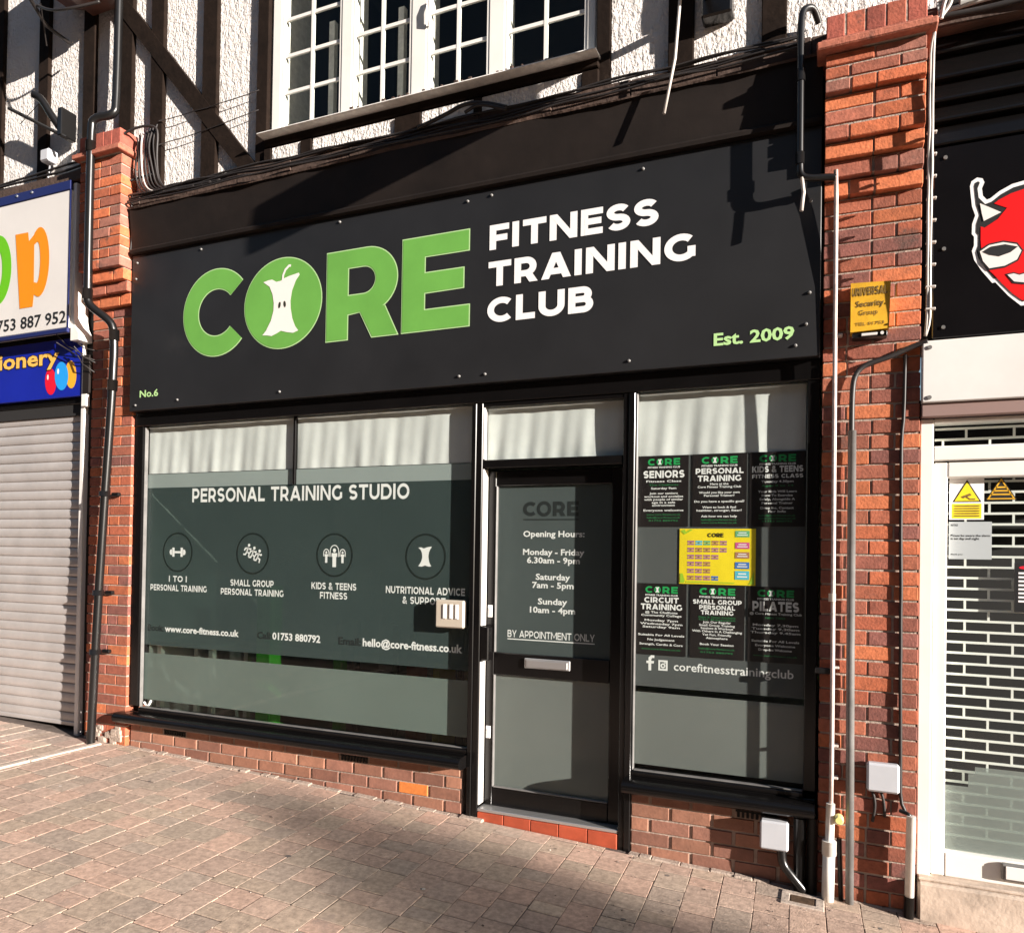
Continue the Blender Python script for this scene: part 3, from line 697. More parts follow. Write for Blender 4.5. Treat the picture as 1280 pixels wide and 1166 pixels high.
# ---- curtains in the toplights (hang behind the glass)
def curtain(label, x0, x1, z0, z1, y, seed):
    q = random.Random(seed); N, Kz = 90, 12
    ph = [q.uniform(0, 6.28) for _ in range(4)]
    vs, fs = [], []
    for j in range(Kz + 1):
        v = j / Kz
        for i in range(N + 1):
            u = x0 + (x1 - x0) * i / N
            a = (.006 * math.sin(u * 31 + ph[0] + v * 1.6 * math.sin(u * 5 + ph[3])) + .004 * math.sin(u * 63 + ph[1] + v * 2.0) + .007 * math.sin(u * 12 + ph[2] - v)) * (.15 + .30 * v)
            vs.append((u, y + a, z1 + (z0 - z1) * v))
    for j in range(Kz):
        for i in range(N): o = j * (N + 1) + i; fs.append((o, o + 1, o + N + 2, o + N + 1))
    mb = MB(); mb.add(vs, fs, smooth=True)
    mb.tube([(x0 - .004, y, z1), (x1 + .004, y, z1)], .006, 6)
    tag(mb.build('curtain', 'curtain'), label, 'curtain', 'white curtains in the toplights')
curtain('white net curtain left of the thin black bar in the large window', -4.762, -3.386, 2.16, 2.512, .0815, 1)
curtain('white net curtain right of the thin black bar in the large window', -3.368, -2.0, 2.16, 2.512, .0815, 2)
curtain('white curtain filling the small toplight over the door', -1.918, -1.05, 2.172, 2.488, .0865, 3)
curtain('white curtain above the posters in the right window', -.970, -.078, 2.16, 2.512, .0815, 5)

# ================================================================== MAIN SIGN
SG = thing('shop_sign', 'long black sign board with green CORE letters above the frosted shopfront', 'shop sign', (-2.43, -.01, 2.62))
mb = MB(); mb.box(-4.845, -.013, -.040, .016, 2.623, 3.800, .003); mb.build('board', 'blackmatt', SG)
SY = -.0425
def letterC(mb, g, y):
    cx, cz, ro, ri = -4.003, 3.280, .312 + g, .168 - g
    vs, fs = [], []; n = 44
    for i in range(n + 1):
        t = math.radians(41 + 278 * i / n); kx = 1.0
        vs += [(cx + (ro * math.cos(t)) * kx, y, cz + ro * math.sin(t)), (cx + ri * math.cos(t), y, cz + ri * math.sin(t))]
    mb.add(vs, [(2 * i, 2 * i + 1, 2 * i + 3, 2 * i + 2) for i in range(n)])
def letterO(mb, g, y): mb.ellipse(-3.420, 3.280, .328 + g, .310 + g, y, 64)
def letterR(mb, g, y):
    bowl = [(-2.74 + (.232 + g) * math.cos(t), 3.352 + (.215 + g) * math.sin(t)) for t in [math.radians(90 - 7.5 * i) for i in range(21)]]
    inn = [(-2.765 + (.092 - g) * math.cos(t), 3.357 + (.089 - g) * math.sin(t)) for t in [math.radians(-90 + 9 * i) for i in range(21)]]
    # stem, bowl ring and leg butt together
    mb.poly([(-3.054 - g, 2.977 - g), (-2.882 + g, 2.977 - g), (-2.882 + g, 3.567 + g), (-3.054 - g, 3.567 + g)], y)
    ring = [(-2.882 + g, 3.567 + g)] + bowl + [(-2.655, 3.160), (-2.882 + g, 3.140 - g), (-2.882 + g, 3.268 + g)] + [p for p in inn] + [(-2.882 + g, 3.446 - g)]
    mb.poly(ring, y)
    mb.poly([(-2.790 - g * 1.2, 3.150), (-2.600 + g, 3.175), (-2.500 + g * 1.6, 2.977 - g), (-2.695 - g * 1.2, 2.977 - g)], y - .0002)
def letterE(mb, g, y):
    mb.poly([(-2.474 - g, 2.978 - g), (-1.996 + g, 2.978 - g), (-1.996 + g, 3.111 + g), (-2.309 + g, 3.111 + g), (-2.309 + g, 3.214 - g), (-2.037 + g, 3.218 - g), (-2.037 + g, 3.343 + g), (-2.309 + g, 3.343 + g), (-2.309 + g, 3.443 - g), (-2.003 + g, 3.443 - g), (-2.003 + g, 3.572 + g), (-2.474 - g, 3.572 + g)], y)
for nm, fn in (('letter_c', letterC), ('letter_o', letterO), ('letter_r', letterR), ('letter_e', letterE)):
    mb = MB(); fn(mb, .0035, SY); o = mb.build(nm, 'greenedge', SG); mb = MB(); fn(mb, -.0035, SY - .0014); mb.build('green_face', 'green', o)
mb = MB(); apple(mb, -3.418, 3.062, .408, SY - .0030); mb.strip([(-3.418, 3.425), (-3.414, 3.47), (-3.396, 3.505), (-3.366, 3.528), (-3.350, 3.527)], .016, SY - .0034)
AP = mb.build('apple_core_emblem', 'core', SG)
mb = MB(); mb.ellipse(-3.440, 3.268, .010, .022, SY - .0042, 20, -.15); mb.ellipse(-3.396, 3.270, .010, .022, SY - .0042, 20, .15); mb.build('pips', 'pip', AP)
for word, a, b, z in (('FITNESS', -1.868, -.845, 3.421), ('TRAINING', -1.872, -.640, 3.199), ('CLUB', -1.876, -1.212, 2.980)):
    mb = MB(); caps(mb, word, a, b, z, .150, SY, t=.245, gap=.12); mb.build('lettering', 'white', SG)
mb = MB(); text(mb, 'Est. 2009', -.338, 2.722, .066, SY, .404, .03); mb.build('lettering', 'palegreen', SG)
mb = MB(); text(mb, 'No.6', -4.644, 2.722, .052, SY, .188, .025); mb.build('lettering', 'palegreen', SG)
for x, z in [(-4.79, 3.74), (-4.16, 3.755), (-2.96, 3.765), (-2.02, 3.745), (-1.86, 3.755), (-.935, 3.745), (-.12, 3.70), (-.065, 3.42), (-.065, 2.95), (-.08, 2.79), (-.13, 2.685), (-1.0, 2.68), (-1.885, 2.675), (-2.06, 2.675), (-3.43, 2.675), (-4.36, 2.68), (-4.78, 2.665), (-4.80, 3.62)]:
    mb = MB(); mb.tube([(x, -.039, z), (x, -.047, z), (x, -.051, z)], [.009, .008, .004], 10); mb.build('screw', 'greypipe', SG)

# ================================================================== POSTERS
def core_logo(p, x0, x1, z, h, y):
    W = x1 - x0
    mb = MB(); caps(mb, 'C', x0, x0 + W * .23, z, h, y, t=.24); mb.ring(x0 + W * .375, z + h / 2, h * .28, h * .5, y, 30); caps(mb, 'RE', x0 + W * .53, x1, z, h, y, t=.24, gap=.14); mb.build('logo', 'pgreen', p)
    mb = MB(); apple(mb, x0 + W * .375, z + h * .08, h * .84, y - .0004); mb.build('apple_emblem', 'white', p)
PY = .0710
def poster(label, x0, x1, z0, z1, heads, lines, greens, logo=True):
    p = thing('poster', label, 'poster', ((x0 + x1) / 2, PY, z0), 'black class posters in the right window')
    mb = MB(); mb.box(x0, x1, PY - .0006, PY + .0010, z0, z1); mb.build('sheet', 'poster', p)
    y = PY - .0014; H = z1 - z0; xc = (x0 + x1) / 2; W = x1 - x0
    core_logo(p, xc - W * .33, xc + W * .33, z1 - H * .135, H * .095, y)
    mb = MB(); text(mb, 'FITNESS TRAINING CLUB', xc, z1 - H * .175, H * .024, y, W * .66, .03); mb.build('lettering', 'white', p)
    for t, f, h, wd in heads: mb = MB(); caps(mb, t, xc - W * wd / 2, xc + W * wd / 2, z1 - H * f, H * h, y, t=.24, gap=.11); mb.build('heading', 'white', p)
    for t, f, wd in lines: mb = MB(); text(mb, t, xc, z1 - H * f, H * .030, y, W * wd, .022); mb.build('lettering', 'white', p)
    for t, f, wd in greens: mb = MB(); text(mb, t, xc, z1 - H * f, H * .024, y, W * wd, .02); mb.build('lettering', 'pdgreen', p)
WEB, MAIL, TEL = 'www.core-fitness.co.uk', 'hello@core-fitness.co.uk', '01753 880792'
poster('black poster headed SENIORS, at the left end of the upper row', -.957, -.683, 1.760, 2.158, [('SENIORS', .315, .105, .84)],
       [('Fitness Class', .375, .72), ('Saturday 9am', .475, .52), ('Join our seniors', .545, .58), ('workout and socialise', .590, .80), ('with people of similar', .632, .80), ('age in a safe', .675, .48), ('environment', .715, .47), ('Everyone welcome', .785, .82)],
       [('The Chalfonts', .425, .6), (WEB, .842, .7), (MAIL, .885, .68), (TEL, .928, .6)])
poster('black poster headed PERSONAL TRAINING, in the middle of the upper row', -.661, -.372, 1.760, 2.158, [('PERSONAL', .275, .078, .88), ('TRAINING', .378, .082, .80)],
       [('Here at the', .428, .34), ('Core Fitness Training Club', .468, .80), ('Would you like your own', .545, .75), ('Personal Trainer?', .588, .56), ('Do you have a specific goal?', .668, .92), ('Want to look & feel', .748, .62), ('healthier, stronger, fitter?', .792, .83), ('Ask how we can help', .872, .66)],
       [(MAIL, .918, .66), (WEB, .958, .66)])
poster('black poster headed KIDS & TEENS, at the right end of the upper row in the shade', -.356, -.078, 1.760, 2.158, [('KIDS & TEENS', .275, .085, .92), ('FITNESS CLASS', .352, .052, .92)],
       [('Tuesday 4.30pm', .412, .58), ('Your Kids Will Learn', .545, .70), ('How To Exercise', .597, .56), ('Safely, Alongside A', .648, .64), ('Personal Trainer', .700, .56), ('Drop Ins, Contact', .765, .60), ('For Info', .812, .32)],
       [('Ages 8 to 14', .465, .58), (MAIL, .862, .66), (WEB, .900, .68), (TEL, .940, .55)])
poster('black poster headed CIRCUIT TRAINING, at the left end of the lower row', -.962, -.686, 1.040, 1.440, [('CIRCUIT', .270, .078, .70), ('TRAINING', .368, .082, .84)],
       [('@ The Chalfonts', .418, .66), ('Community College', .460, .82), ('Monday 7pm', .530, .68), ('Wednesday 7pm', .578, .86), ('Saturday 9am', .622, .76), ('Suitable For All Levels', .735, .94), ('No Judgement', .800, .55), ('Strength, Cardio & Core', .865, .88)],
       [(WEB, .930, .80)])
poster('black poster headed SMALL GROUP PERSONAL TRAINING, in the middle of the lower row', -.664, -.376, 1.040, 1.440, [('SMALL GROUP', .262, .062, .90), ('PERSONAL', .335, .060, .66), ('TRAINING', .405, .060, .60)],
       [('Join Our Regular', .520, .52), ('Small Group Training', .562, .66), ('Sessions & Workout', .603, .60), ('With Others In A Challenging', .645, .92), ('Yet Fun, Friendly', .690, .54), ('Atmosphere', .735, .40), ('Book Your Session', .822, .62)],
       [('Days & Times Available', .450, .68), ('On Request', .482, .68), (MAIL, .880, .66), (TEL, .930, .60)])
poster('black poster headed PILATES, at the right end of the lower row in the shade', -.358, -.080, 1.040, 1.440, [('PILATES', .325, .130, .84)],
       [('@ Core Fitness Training Club', .372, .94), ('Monday 7.30pm', .522, .82), ('Tuesday 9.30am', .572, .86), ('Thursday 9.45am', .622, .90), ('Suitable For All Levels', .735, .86), ('Everyone Welcome', .792, .72), ('Drop-Ins Welcome', .850, .60)],
       [('NEW TIMES', .425, .36), (WEB, .925, .80)])
T = thing('timetable', 'yellow class timetable between the two rows of black posters', 'timetable', (-.525, PY, 1.446))
mb = MB(); mb.box(-.727, -.322, PY - .0012, PY - .0007, 1.443, 1.748); mb.build('sheet', 'paper', T)
y = PY - .0026
mb = MB(); caps(mb, 'CORE', -.575, -.490, 1.702, .022, y, t=.24)
for r, n in enumerate((5, 5, 4, 3, 3, 4)):
    for c in range(n):
        x0 = -.683 + c * .0435; z0 = 1.658 - r * .0385
        mb.ring(x0 + .018, z0 + .012, .002, .004, y - .0002, 6)
mb.build('lettering', 'ink', T)
cols = {'mauve': [], 'blueprint': [], 'cyan': [], 'brown': [], 'greenprint': []}
for r, n in enumerate((5, 5, 4, 3, 3, 4)):
    for c in range(n):
        k = 'cyan' if (r, c) == (0, 1) else 'greenprint' if (r, c) == (0, 2) else 'blueprint' if (r, c) == (5, 3) else R.choice(['mauve', 'mauve', 'brown'])
        x0 = -.683 + c * .0435; z0 = 1.658 - r * .0385; cols[k].append((x0, z0))
for k, L in cols.items():
    mb = MB()
    for x0, z0 in L: mb.poly([(x0, z0), (x0 + .037, z0), (x0 + .037, z0 + .009), (x0, z0 + .009)], y + .0006); mb.poly([(x0, z0 + .013), (x0 + .037, z0 + .013), (x0 + .037, z0 + .024), (x0, z0 + .024)], y + .0006)
    if L: mb.build('class_boxes', k, T)
for k, z0, h in (('greenprint', 1.703, .034), ('pink', 1.640, .034), ('brown', 1.588, .034), ('blueprint', 1.532, .036), ('cyan', 1.474, .046)):
    mb = MB(); mb.poly([(-.428, z0), (-.354, z0), (-.354, z0 + h), (-.428, z0 + h)], y); o = mb.build('key_panel', k, T)
    mb = MB(); mb.poly([(-.418, z0 + h * .25), (-.364, z0 + h * .25), (-.364, z0 + h * .40), (-.418, z0 + h * .40)], y - .0006); mb.poly([(-.412, z0 + h * .6), (-.37, z0 + h * .6), (-.37, z0 + h * .75), (-.412, z0 + h * .75)], y - .0006); mb.build('caption', 'white', o)
mb = MB(); mb.poly([(-.722, 1.735), (-.70, 1.716), (-.655, 1.742), (-.668, 1.745), (-.692, 1.729), (-.70, 1.744)], y); mb.poly([(-.722, 1.50), (-.708, 1.50), (-.695, 1.462), (-.70, 1.449), (-.722, 1.449)], y)
mb.poly([(-.35, 1.46), (-.33, 1.52), (-.328, 1.449), (-.36, 1.449)], y); mb.poly([(-.69, 1.452), (-.43, 1.452), (-.43, 1.457), (-.69, 1.457)], y - .0002); mb.build('green_print', 'lime', T)

# ================================================================== ITEMS ON AND BEHIND THE GLASS
K = thing('key_box', 'small beige box with three white slots fixed on the large window', 'wall box', (-2.13, .05, 1.13))
mb = MB(); mb.box(-2.225, -2.028, .010, .0654, 1.128, 1.30, .008); mb.build('case', 'tan', K)
for x in (-2.17, -2.125, -2.085): mb = MB(); mb.box(x, x + .022, .004, .0115, 1.185, 1.275, .003); mb.build('slot', 'white', K)
def small(name, label, cat, m, fn, group=None):
    mb = MB(); fn(mb); return tag(mb.build(name, m), label, cat, group)
small('exercise_post', 'thick green post just inside the large window, left of its middle', 'gym post', 'gymgreen', lambda b: b.box(-4.00, -3.86, .42, .56, -.01, 1.32, .01), 'green gym posts behind the large window')
small('exercise_post', 'thin green post further in behind the large window, near its middle', 'gym post', 'gymgreen', lambda b: b.box(-3.36, -3.28, .52, .60, -.01, .92, .01), 'green gym posts behind the large window')
def table(b):
    b.box(-4.9, -4.28, .25, .72, .828, .858, .006)
    for x in (-4.86, -4.33):
        for yy in (.28, .66): b.box(x, x + .04, yy, yy + .04, -.01, .827)
small('side_table', 'pale table seen through the clear strip at the left of the large window', 'table', 'upvc', table)
def bench(b):
    b.box(-2.55, -2.15, .45, .80, .80, .86, .02)
    for x in (-2.5, -2.22): b.box(x, x + .05, .5, .75, -.01, .799)
small('exercise_bench', 'yellow padded bench seen through the clear strip beside the door post', 'bench', 'gymyellow', bench)
def rack(b):
    for z in (.25, .55, .80): b.box(-3.75, -2.7, 1.1, 1.4, z, z + .03)
    for x in (-3.75, -3.2, -2.74):
        for yy in (1.1, 1.36): b.box(x, x + .04, yy, yy + .04, -.01, 1.0)
small('weight_rack', 'black shelving rack at the back behind the large window', 'rack', 'gymblack', rack)
small('gym_block', 'orange red block behind the large window, left of the yellow bench', 'block', 'gymred', lambda b: b.box(-2.78, -2.68, .6, .75, -.01, .85, .01))
def pole(b): b.tube([(-4.05, .35, -.01), (-4.13, .35, .5)], .012, 8)
small('white_bar', 'white bar leaning low inside the large window', 'bar', 'whitepaint', pole)
small('sill_clip', 'small white plastic hook at the bottom left corner of the large window', 'hook', 'whitepaint', lambda b: b.tube([(-4.74, .060, .425), (-4.715, .055, .405), (-4.685, .055, .41), (-4.668, .058, .445)], .008, 8))

# ================================================================== LEFT SHOP
LS = thing('shop_sign', 'white box sign with green and orange letters and a phone number', 'shop sign', (-6.6, -.06, 3.3))
mb = MB(); mb.box(-8.4, -5.425, -.118, .0, 3.298, 4.375, .006); mb.build('box', 'signwhite', LS)
mb = MB(); mb.box(-8.4, -5.43, -.124, -.10, 4.376, 4.45, .004); mb.box(-8.4, -5.432, -.124, -.1, 3.262, 3.297, .004); mb.box(-5.4365, -5.424, -.1225, -.116, 3.298, 4.375, .001); mb.build('trim', 'navy', LS)
mb = MB(); mb.prism([(-5.423, 3.20), (-5.335, 3.20), (-5.335, 3.25), (-5.375, 3.31), (-5.39, 3.38), (-5.39, 4.43), (-5.423, 4.43)], -.10, .02); mb.build('end_panel', 'upvc', LS)
y = -.1205
mb = MB()
mb.poly([(-6.065, 4.115), (-5.912, 4.112), (-5.905, 4.065), (-5.9, 4.04), (-5.838, 4.085), (-5.83, 3.59), (-5.84, 3.505), (-5.995, 3.505)], y)
bowl = [(-5.775 + .118 * math.cos(t), 3.855 + .278 * math.sin(t)) for t in [math.radians(118 - 9.5 * i) for i in range(25)]]
inn = [(-5.80 + .037 * math.cos(t), 3.855 + .165 * math.sin(t)) for t in [math.radians(-100 + 10 * i) for i in range(21)]]
mb.poly([(-5.8385, 4.09)] + bowl + [(-5.83, 3.60), (-5.8305, 3.70)] + inn + [(-5.838, 4.0)], y); mb.build('letter_p', 'orange', LS)
mb = MB()
for cx, rx, ri in ((-6.275, .168, .055),):
    vs = []
    for i in range(49):
        t = 2 * math.pi * i / 48; vs += [(cx + rx * math.cos(t), y, 3.852 + .287 * math.sin(t)), (cx + ri * math.cos(t), y, 3.852 + .16 * math.sin(t))]
    mb.add(vs, [(2 * i, 2 * i + 1, 2 * i + 3, 2 * i + 2) for i in range(48)])
mb.build('letter_o', 'limegreen', LS)
mb = MB(); text(mb, '01753 887 952', -5.452, 3.340, .098, y, .98, .014, 'r'); mb.build('phone_number', 'ink', LS)
for x in (-6.05, -5.87): mb = MB(); mb.tube([(x, -.124, 4.425), (x, -.130, 4.425)], .010, 8); mb.build('screw', 'steel', LS)

LB_ = thing('shop_sign', 'dark blue sign strip with orange lettering and balloons, directly over the roller shutter', 'shop sign', (-6.6, .0, 2.78))
mb = MB(); mb.box(-8.4, -5.412, -.004, .03, 2.788, 3.256, .003); mb.build('board', 'blue', LB_)
mb = MB(); mb.box(-5.4115, -5.402, -.006, .03, 2.80, 3.245, .002); mb.build('edge_trim', 'signwhite', LB_)
mb = MB(); text(mb, 'Stationery', -5.668, 3.066, .135, -.0055, 1.20, .055, 'r'); o = mb.build('lettering_outline', 'ink', LB_)
mb = MB(); text(mb, 'Stationery', -5.675, 3.068, .130, -.0072, 1.18, .025, 'r'); mb.build('lettering', 'cream', LB_)
def balloon(cx, cz, rx, rz, m, y, hl):
    mb = MB(); mb.ellipse(cx, cz, rx, rz, y, 30, .12); o = mb.build('balloon', m, LB_)
    if hl: mb = MB(); mb.ellipse(cx - rx * .5, cz + rz * .35, rx * .15, rz * .2, y - .001, 14); mb.build('highlight', 'white', o)
balloon(-5.770, 2.925, .066, .108, 'balloonred', -.0055, True); balloon(-5.535, 2.965, .062, .112, 'balloonyellow', -.0058, False); balloon(-5.642, 2.960, .078, .115, 'balloonblue', -.0072, True)

SH = thing('roller_shutter', 'closed pale grey roller shutter under the blue sign', 'roller shutter', (-6.6, .08, .15))
mb = MB(); z = .195; pr = []
while z < 2.77:
    pr += [(.068, z), (.060, z + .005), (.0555, z + .020), (.0545, z + .038), (.0565, z + .056), (.061, z + .070), (.070, z + .0735), (.072, z + .077)]; z += .0775
vs = []
for x in (-8.4, -5.442): vs += [(x, yy, zz) for yy, zz in pr]
n = len(pr); mb.add(vs, [(i, i + 1, n + i + 1, n + i) for i in range(n - 1)], None, False); mb.build('slats', 'shutter', SH)
mb = MB(); mb.box(-8.4, -5.442, .050, .085, .168, .2, .004); mb.build('bottom_bar', 'shutter', SH)
mb = MB(); mb.box(-5.430, -5.388, .006, .10, .10, 2.72, .004); mb.build('guide_rail', 'whitepaint', SH)
mb = MB(); mb.box(-5.442, -5.4305, .03, .09, .10, 2.74); mb.build('guide_slot', 'roomdark', SH)
mb = MB(); mb.box(-8.4, -5.44, .03, .14, 2.735, 2.785, .004); mb.build('hood', 'black', SH)
mb = MB(); mb.box(-8.4, -5.40, .16, .5, .0, 3.2); mb.build('shop_interior', 'roomdark', SH)
mb = MB(); mb.box(-8.4, -5.45, .12, .16, -.1, .19 - .03); mb.build('threshold', 'roomdark', SH)
mb = MB(); mb.box(-5.388, -5.300, .045, .2, .08, 4.20, .004); mb.box(-8.4, -5.389, .03, .22, 3.255, 4.22, .004); mb.box(-5.385, -5.31, -.02, .044, 2.80, 3.10, .004)
mb.build('shop_frame', 'fascia', B)
mb = MB(); mb.box(-5.405, -5.345, -.012, .02, 2.70, 3.10, .004); tag(mb.build('trunking', 'upvc'), 'short cream box of trunking above the shutter rail', 'trunking')
mb = MB()
for k, (x0, z0, x1, z1) in enumerate(((-5.66, 3.29, -5.36, 3.10), (-5.62, 3.21, -5.25, 3.05), (-5.42, 3.20, -5.22, 3.12), (-5.42, 3.16, -5.22, 3.02), (-5.43, 3.13, -5.24, 2.95))):
    mb.tube([(x0, -.05 - .02 * (k % 2), z0), ((x0 + x1) / 2, -.06, (z0 + z1) / 2 - .02), (x1, -.02, z1)], .004, 6)
tag(mb.build('wire_bundle', 'cable'), 'loose thin wires sagging past the corner of the blue sign', 'wires')

# ================================================================== RIGHT SHOP
RS = thing('shop_sign', 'black sign with a red devil face, right of the brick pier', 'shop sign', (1.6, -.06, 2.62))
mb = MB(); mb.box(.490, 2.9, -.006, .10, 2.669, 3.598, .004); mb.build('board', 'devilboard', RS)
mb = MB(); zs = [3.602, 3.717, 3.815, 3.925, 4.051, 4.174]
for a, b in zip(zs, zs[1:]): mb.sweepx([(.10, a), (.034, a + .002), (-.010, a + .006), (-.017, a + .012), (-.016, a + .020), (.020, b - .004), (.10, b)], .487, 2.9)
mb.build('slatted_top', 'black', RS)
mb = MB(); mb.tube([(.478, -.010, 4.190), (1.0, -.012, 4.198), (1.8, -.01, 4.205), (2.9, -.01, 4.22)], .016, 10); mb.build('top_rail', 'greypipe', RS)
for x, z in ((0.5405, 3.5442), (0.5374, 3.1004), (0.5374, 2.7202), (1.1806, 3.5422), (1.1806, 2.7202)): mb = MB(); mb.tube([(x, -.005, z), (x, -.012, z)], .009, 10); mb.build('screw', 'greypipe', RS)
CX = .864; mir = lambda P: P + [(2 * CX - x, z) for x, z in reversed(P)]
DYY = -.0075
half = [(0.8621, 3.3747), (0.8148, 3.3665), (0.7645, 3.3418), (0.7285, 3.3141), (0.7141, 3.3100), (0.6977, 3.3316), (0.6936, 3.3675), (0.7039, 3.3953), (0.6956, 3.4148), (0.6730, 3.4230), (0.6504, 3.4086), (0.6443, 3.3860), (0.6474, 3.3490), (0.6535, 3.2874), (0.6669, 3.2422), (0.6545, 3.2021), (0.6535, 3.1548), (0.6628, 3.1404), (0.6628, 3.0983), (0.6545, 3.0737), (0.6638, 3.0295), (0.6946, 2.9740), (0.7388, 2.9093), (0.7511, 2.9113), (0.8035, 2.8414), (0.8539, 2.7890), (0.8621, 2.7890)]
mb = MB(); mb.poly(mir(half), DYY); o = mb.build('devil_outline', 'white', RS)
def inset(P, d):
    n = len(P); out = []
    for i in range(n):
        a, b, c = Vector(P[i - 1]), Vector(P[i]), Vector(P[(i + 1) % n]); u, v = (b - a), (c - b)
        if u.length < 1e-6 or v.length < 1e-6: out.append(tuple(b)); continue
        u.normalize(); v.normalize(); m = u + v
        m = Vector((-u.y, u.x)) if m.length < .2 else Vector((-m.y, m.x)).normalized(); k = max(.6, m.dot(Vector((-u.y, u.x)))); out.append(tuple(b + m * (d / k)))
    return out
full = mir(half)
inn = inset(full, .018)
mb = MB(); mb.poly(inn, DYY - .0015); mb.build('devil_black', 'ink', o)
redh = [(0.8631, 3.3346), (0.8107, 3.3223), (0.7614, 3.2997), (0.7429, 3.2853), (0.7953, 3.2566), (0.7583, 3.2093), (0.7059, 3.1764), (0.6895, 3.1846), (0.6895, 3.1209), (0.6936, 3.0593), (0.7018, 3.0130), (0.7234, 2.9719), (0.7409, 2.9514), (0.7768, 2.9021), (0.8200, 2.8486), (0.8580, 2.8127), (0.8631, 2.8127)]
mb = MB(); mb.poly(mir(redh), DYY - .003); DR = mb.build('devil_face', 'red', o)
for sg in (0, 1):
    f = (lambda P: [(2 * CX - x, z) for x, z in P]) if sg else (lambda P: P)
    mb = MB(); mb.poly(f([(0.6854, 3.2956), (0.7717, 3.2391), (0.7018, 3.2083), (0.6936, 3.2442)]), DYY - .0045); mb.build('horn', 'core', o)
    mb = MB(); mb.poly(f([(0.6792, 3.0695), (0.7234, 3.0973), (0.7809, 3.1035), (0.8374, 3.0860), (0.8611, 3.0469), (0.8415, 2.9997), (0.7902, 2.9750), (0.7234, 2.9709), (0.6915, 3.0099)]), DYY - .0045); mb.build('eye_edge', 'ink', o)
    mb = MB(); mb.poly(f([(0.6864, 3.0644), (0.7234, 3.0891), (0.7809, 3.0952), (0.8344, 3.0778), (0.8539, 3.0449), (0.8364, 3.0058), (0.7881, 2.9832), (0.7254, 2.9791), (0.6998, 3.0161)]), DYY - .006); mb.build('eye', 'core', o)
    mb = MB(); mb.poly(f([(0.6977, 3.0613), (0.7306, 3.0808), (0.7881, 3.0839), (0.8395, 3.0654), (0.8097, 3.0428), (0.7665, 3.0305), (0.7265, 3.0428)]), DYY - .0075); mb.build('iris', 'ink', o)
mb = MB(); mb.poly([(0.7902, 2.9442), (0.8241, 2.9483), (0.8457, 2.9380), (0.8642, 2.9421), (0.8826, 2.9380), (0.9042, 2.9483), (0.9381, 2.9442), (0.9083, 2.8969), (0.8642, 2.8866), (0.8200, 2.8969)], DYY - .0045); o2 = mb.build('mouth_edge', 'ink', o)
mb = MB(); mb.poly([(0.7984, 2.9391), (0.8241, 2.9421), (0.8457, 2.9319), (0.8642, 2.9360), (0.8826, 2.9319), (0.9042, 2.9421), (0.9299, 2.9391), (0.9032, 2.9041), (0.8642, 2.8949), (0.8251, 2.9041)], DYY - .006); mb.build('mouth', 'lip', o)

P_ = thing('fascia_panel', 'plain white metal panel below the devil sign', 'panel', (1.6, -.06, 2.33))
mb = MB(); mb.box(.447, 2.9, -.038, .02, 2.354, 2.653, .005); mb.build('panel', 'whitepaint', P_)
for x, z in ((.478, 2.62), (.478, 2.378), (1.4, 2.62), (1.4, 2.378)): mb = MB(); mb.tube([(x, -.037, z), (x, -.043, z)], .010, 10); mb.build('screw', 'greypipe', P_)
mb = MB(); mb.box(.448, 2.9, -.020, .05, 2.287, 2.353, .004); mb.build('soffit_strip', 'soffit', P_)

RD = thing('shop_entrance', 'white framed glazed shop door and toplight with white brick pattern grille', 'shop door', (1.1, .08, .06))
fr = MB(); b = lambda *a: fr.box(*a, .005)
b(.4460, .505, .020, .13, .06, 2.283); b(.505, 2.6, .022, .13, 2.262, 2.283); b(.505, 2.6, .022, .13, 2.078, 2.150); b(1.52, 1.58, .022, .13, .06, 2.078)
fr.build('frame', 'upvc', RD)
fr = MB(); fr.box(.509, .568, .036, .11, .070, 2.072, .006); fr.box(1.455, 1.516, .036, .11, .070, 2.072, .006); fr.box(.568, 1.455, .036, .11, 1.996, 2.072, .006); fr.box(.568, 1.455, .036, .11, .070, .188, .006)
d2 = fr.build('door', 'upvc', RD)
mb = MB(); mb.box(.566, 1.457, .080, .084, .186, 1.998); mb.build('glass_pane', 'glass', d2)
mb = MB(); mb.box(.505, 2.6, .080, .084, 2.148, 2.264); mb.build('glass_pane', 'glass', RD)
mb = MB(); mb.box(.800, 1.10, .012, .037, .102, .182, .006); o = mb.build('letterbox', 'greypipe', d2)
mb = MB(); mb.box(.815, 1.085, .006, .0115, .112, .172, .003); mb.build('flap', 'whitepaint', o)
mb = MB(); mb.poly([(.57, .19), (1.455, .19), (1.455, .600), (.700, .600), (.700, .565), (.672, .565), (.672, .500), (.57, .500)], .0865); mb.build('frosted_reflection_panel', film_mat('silver_reflection_film', (.34, .36, .34), .35), d2)  # frosted lower glass; its grey reflection is put into the film colour and outline
mb = MB(); mb.box(.45, 2.6, .62, .66, -.1, 2.4); mb.box(.45, .47, .14, .62, -.1, 2.4); mb.build('dark_lobby', 'roomdark', RD)
G = thing('security_grille', 'white brick pattern roller grille behind the glass of the right hand shop door', 'security grille', (1.1, .12, .1))
mb = MB(); z = .25; r = 0; rows = []
while z < 2.27: rows.append(z); z += .0525
for z in rows: mb.box(.52, 1.5, .116, .124, z - .0055, z + .0055)
mb.build('bars', 'grille', G)
mb = MB()
for i, (z0, z1) in enumerate(zip(rows, rows[1:])):
    x = .556 + (.1 if i % 2 else 0)
    while x < 1.5: mb.box(x - .005, x + .005, .117, .123, z0 + .0056, z1 - .0056); x += .2
mb.build('links', 'grille', G)
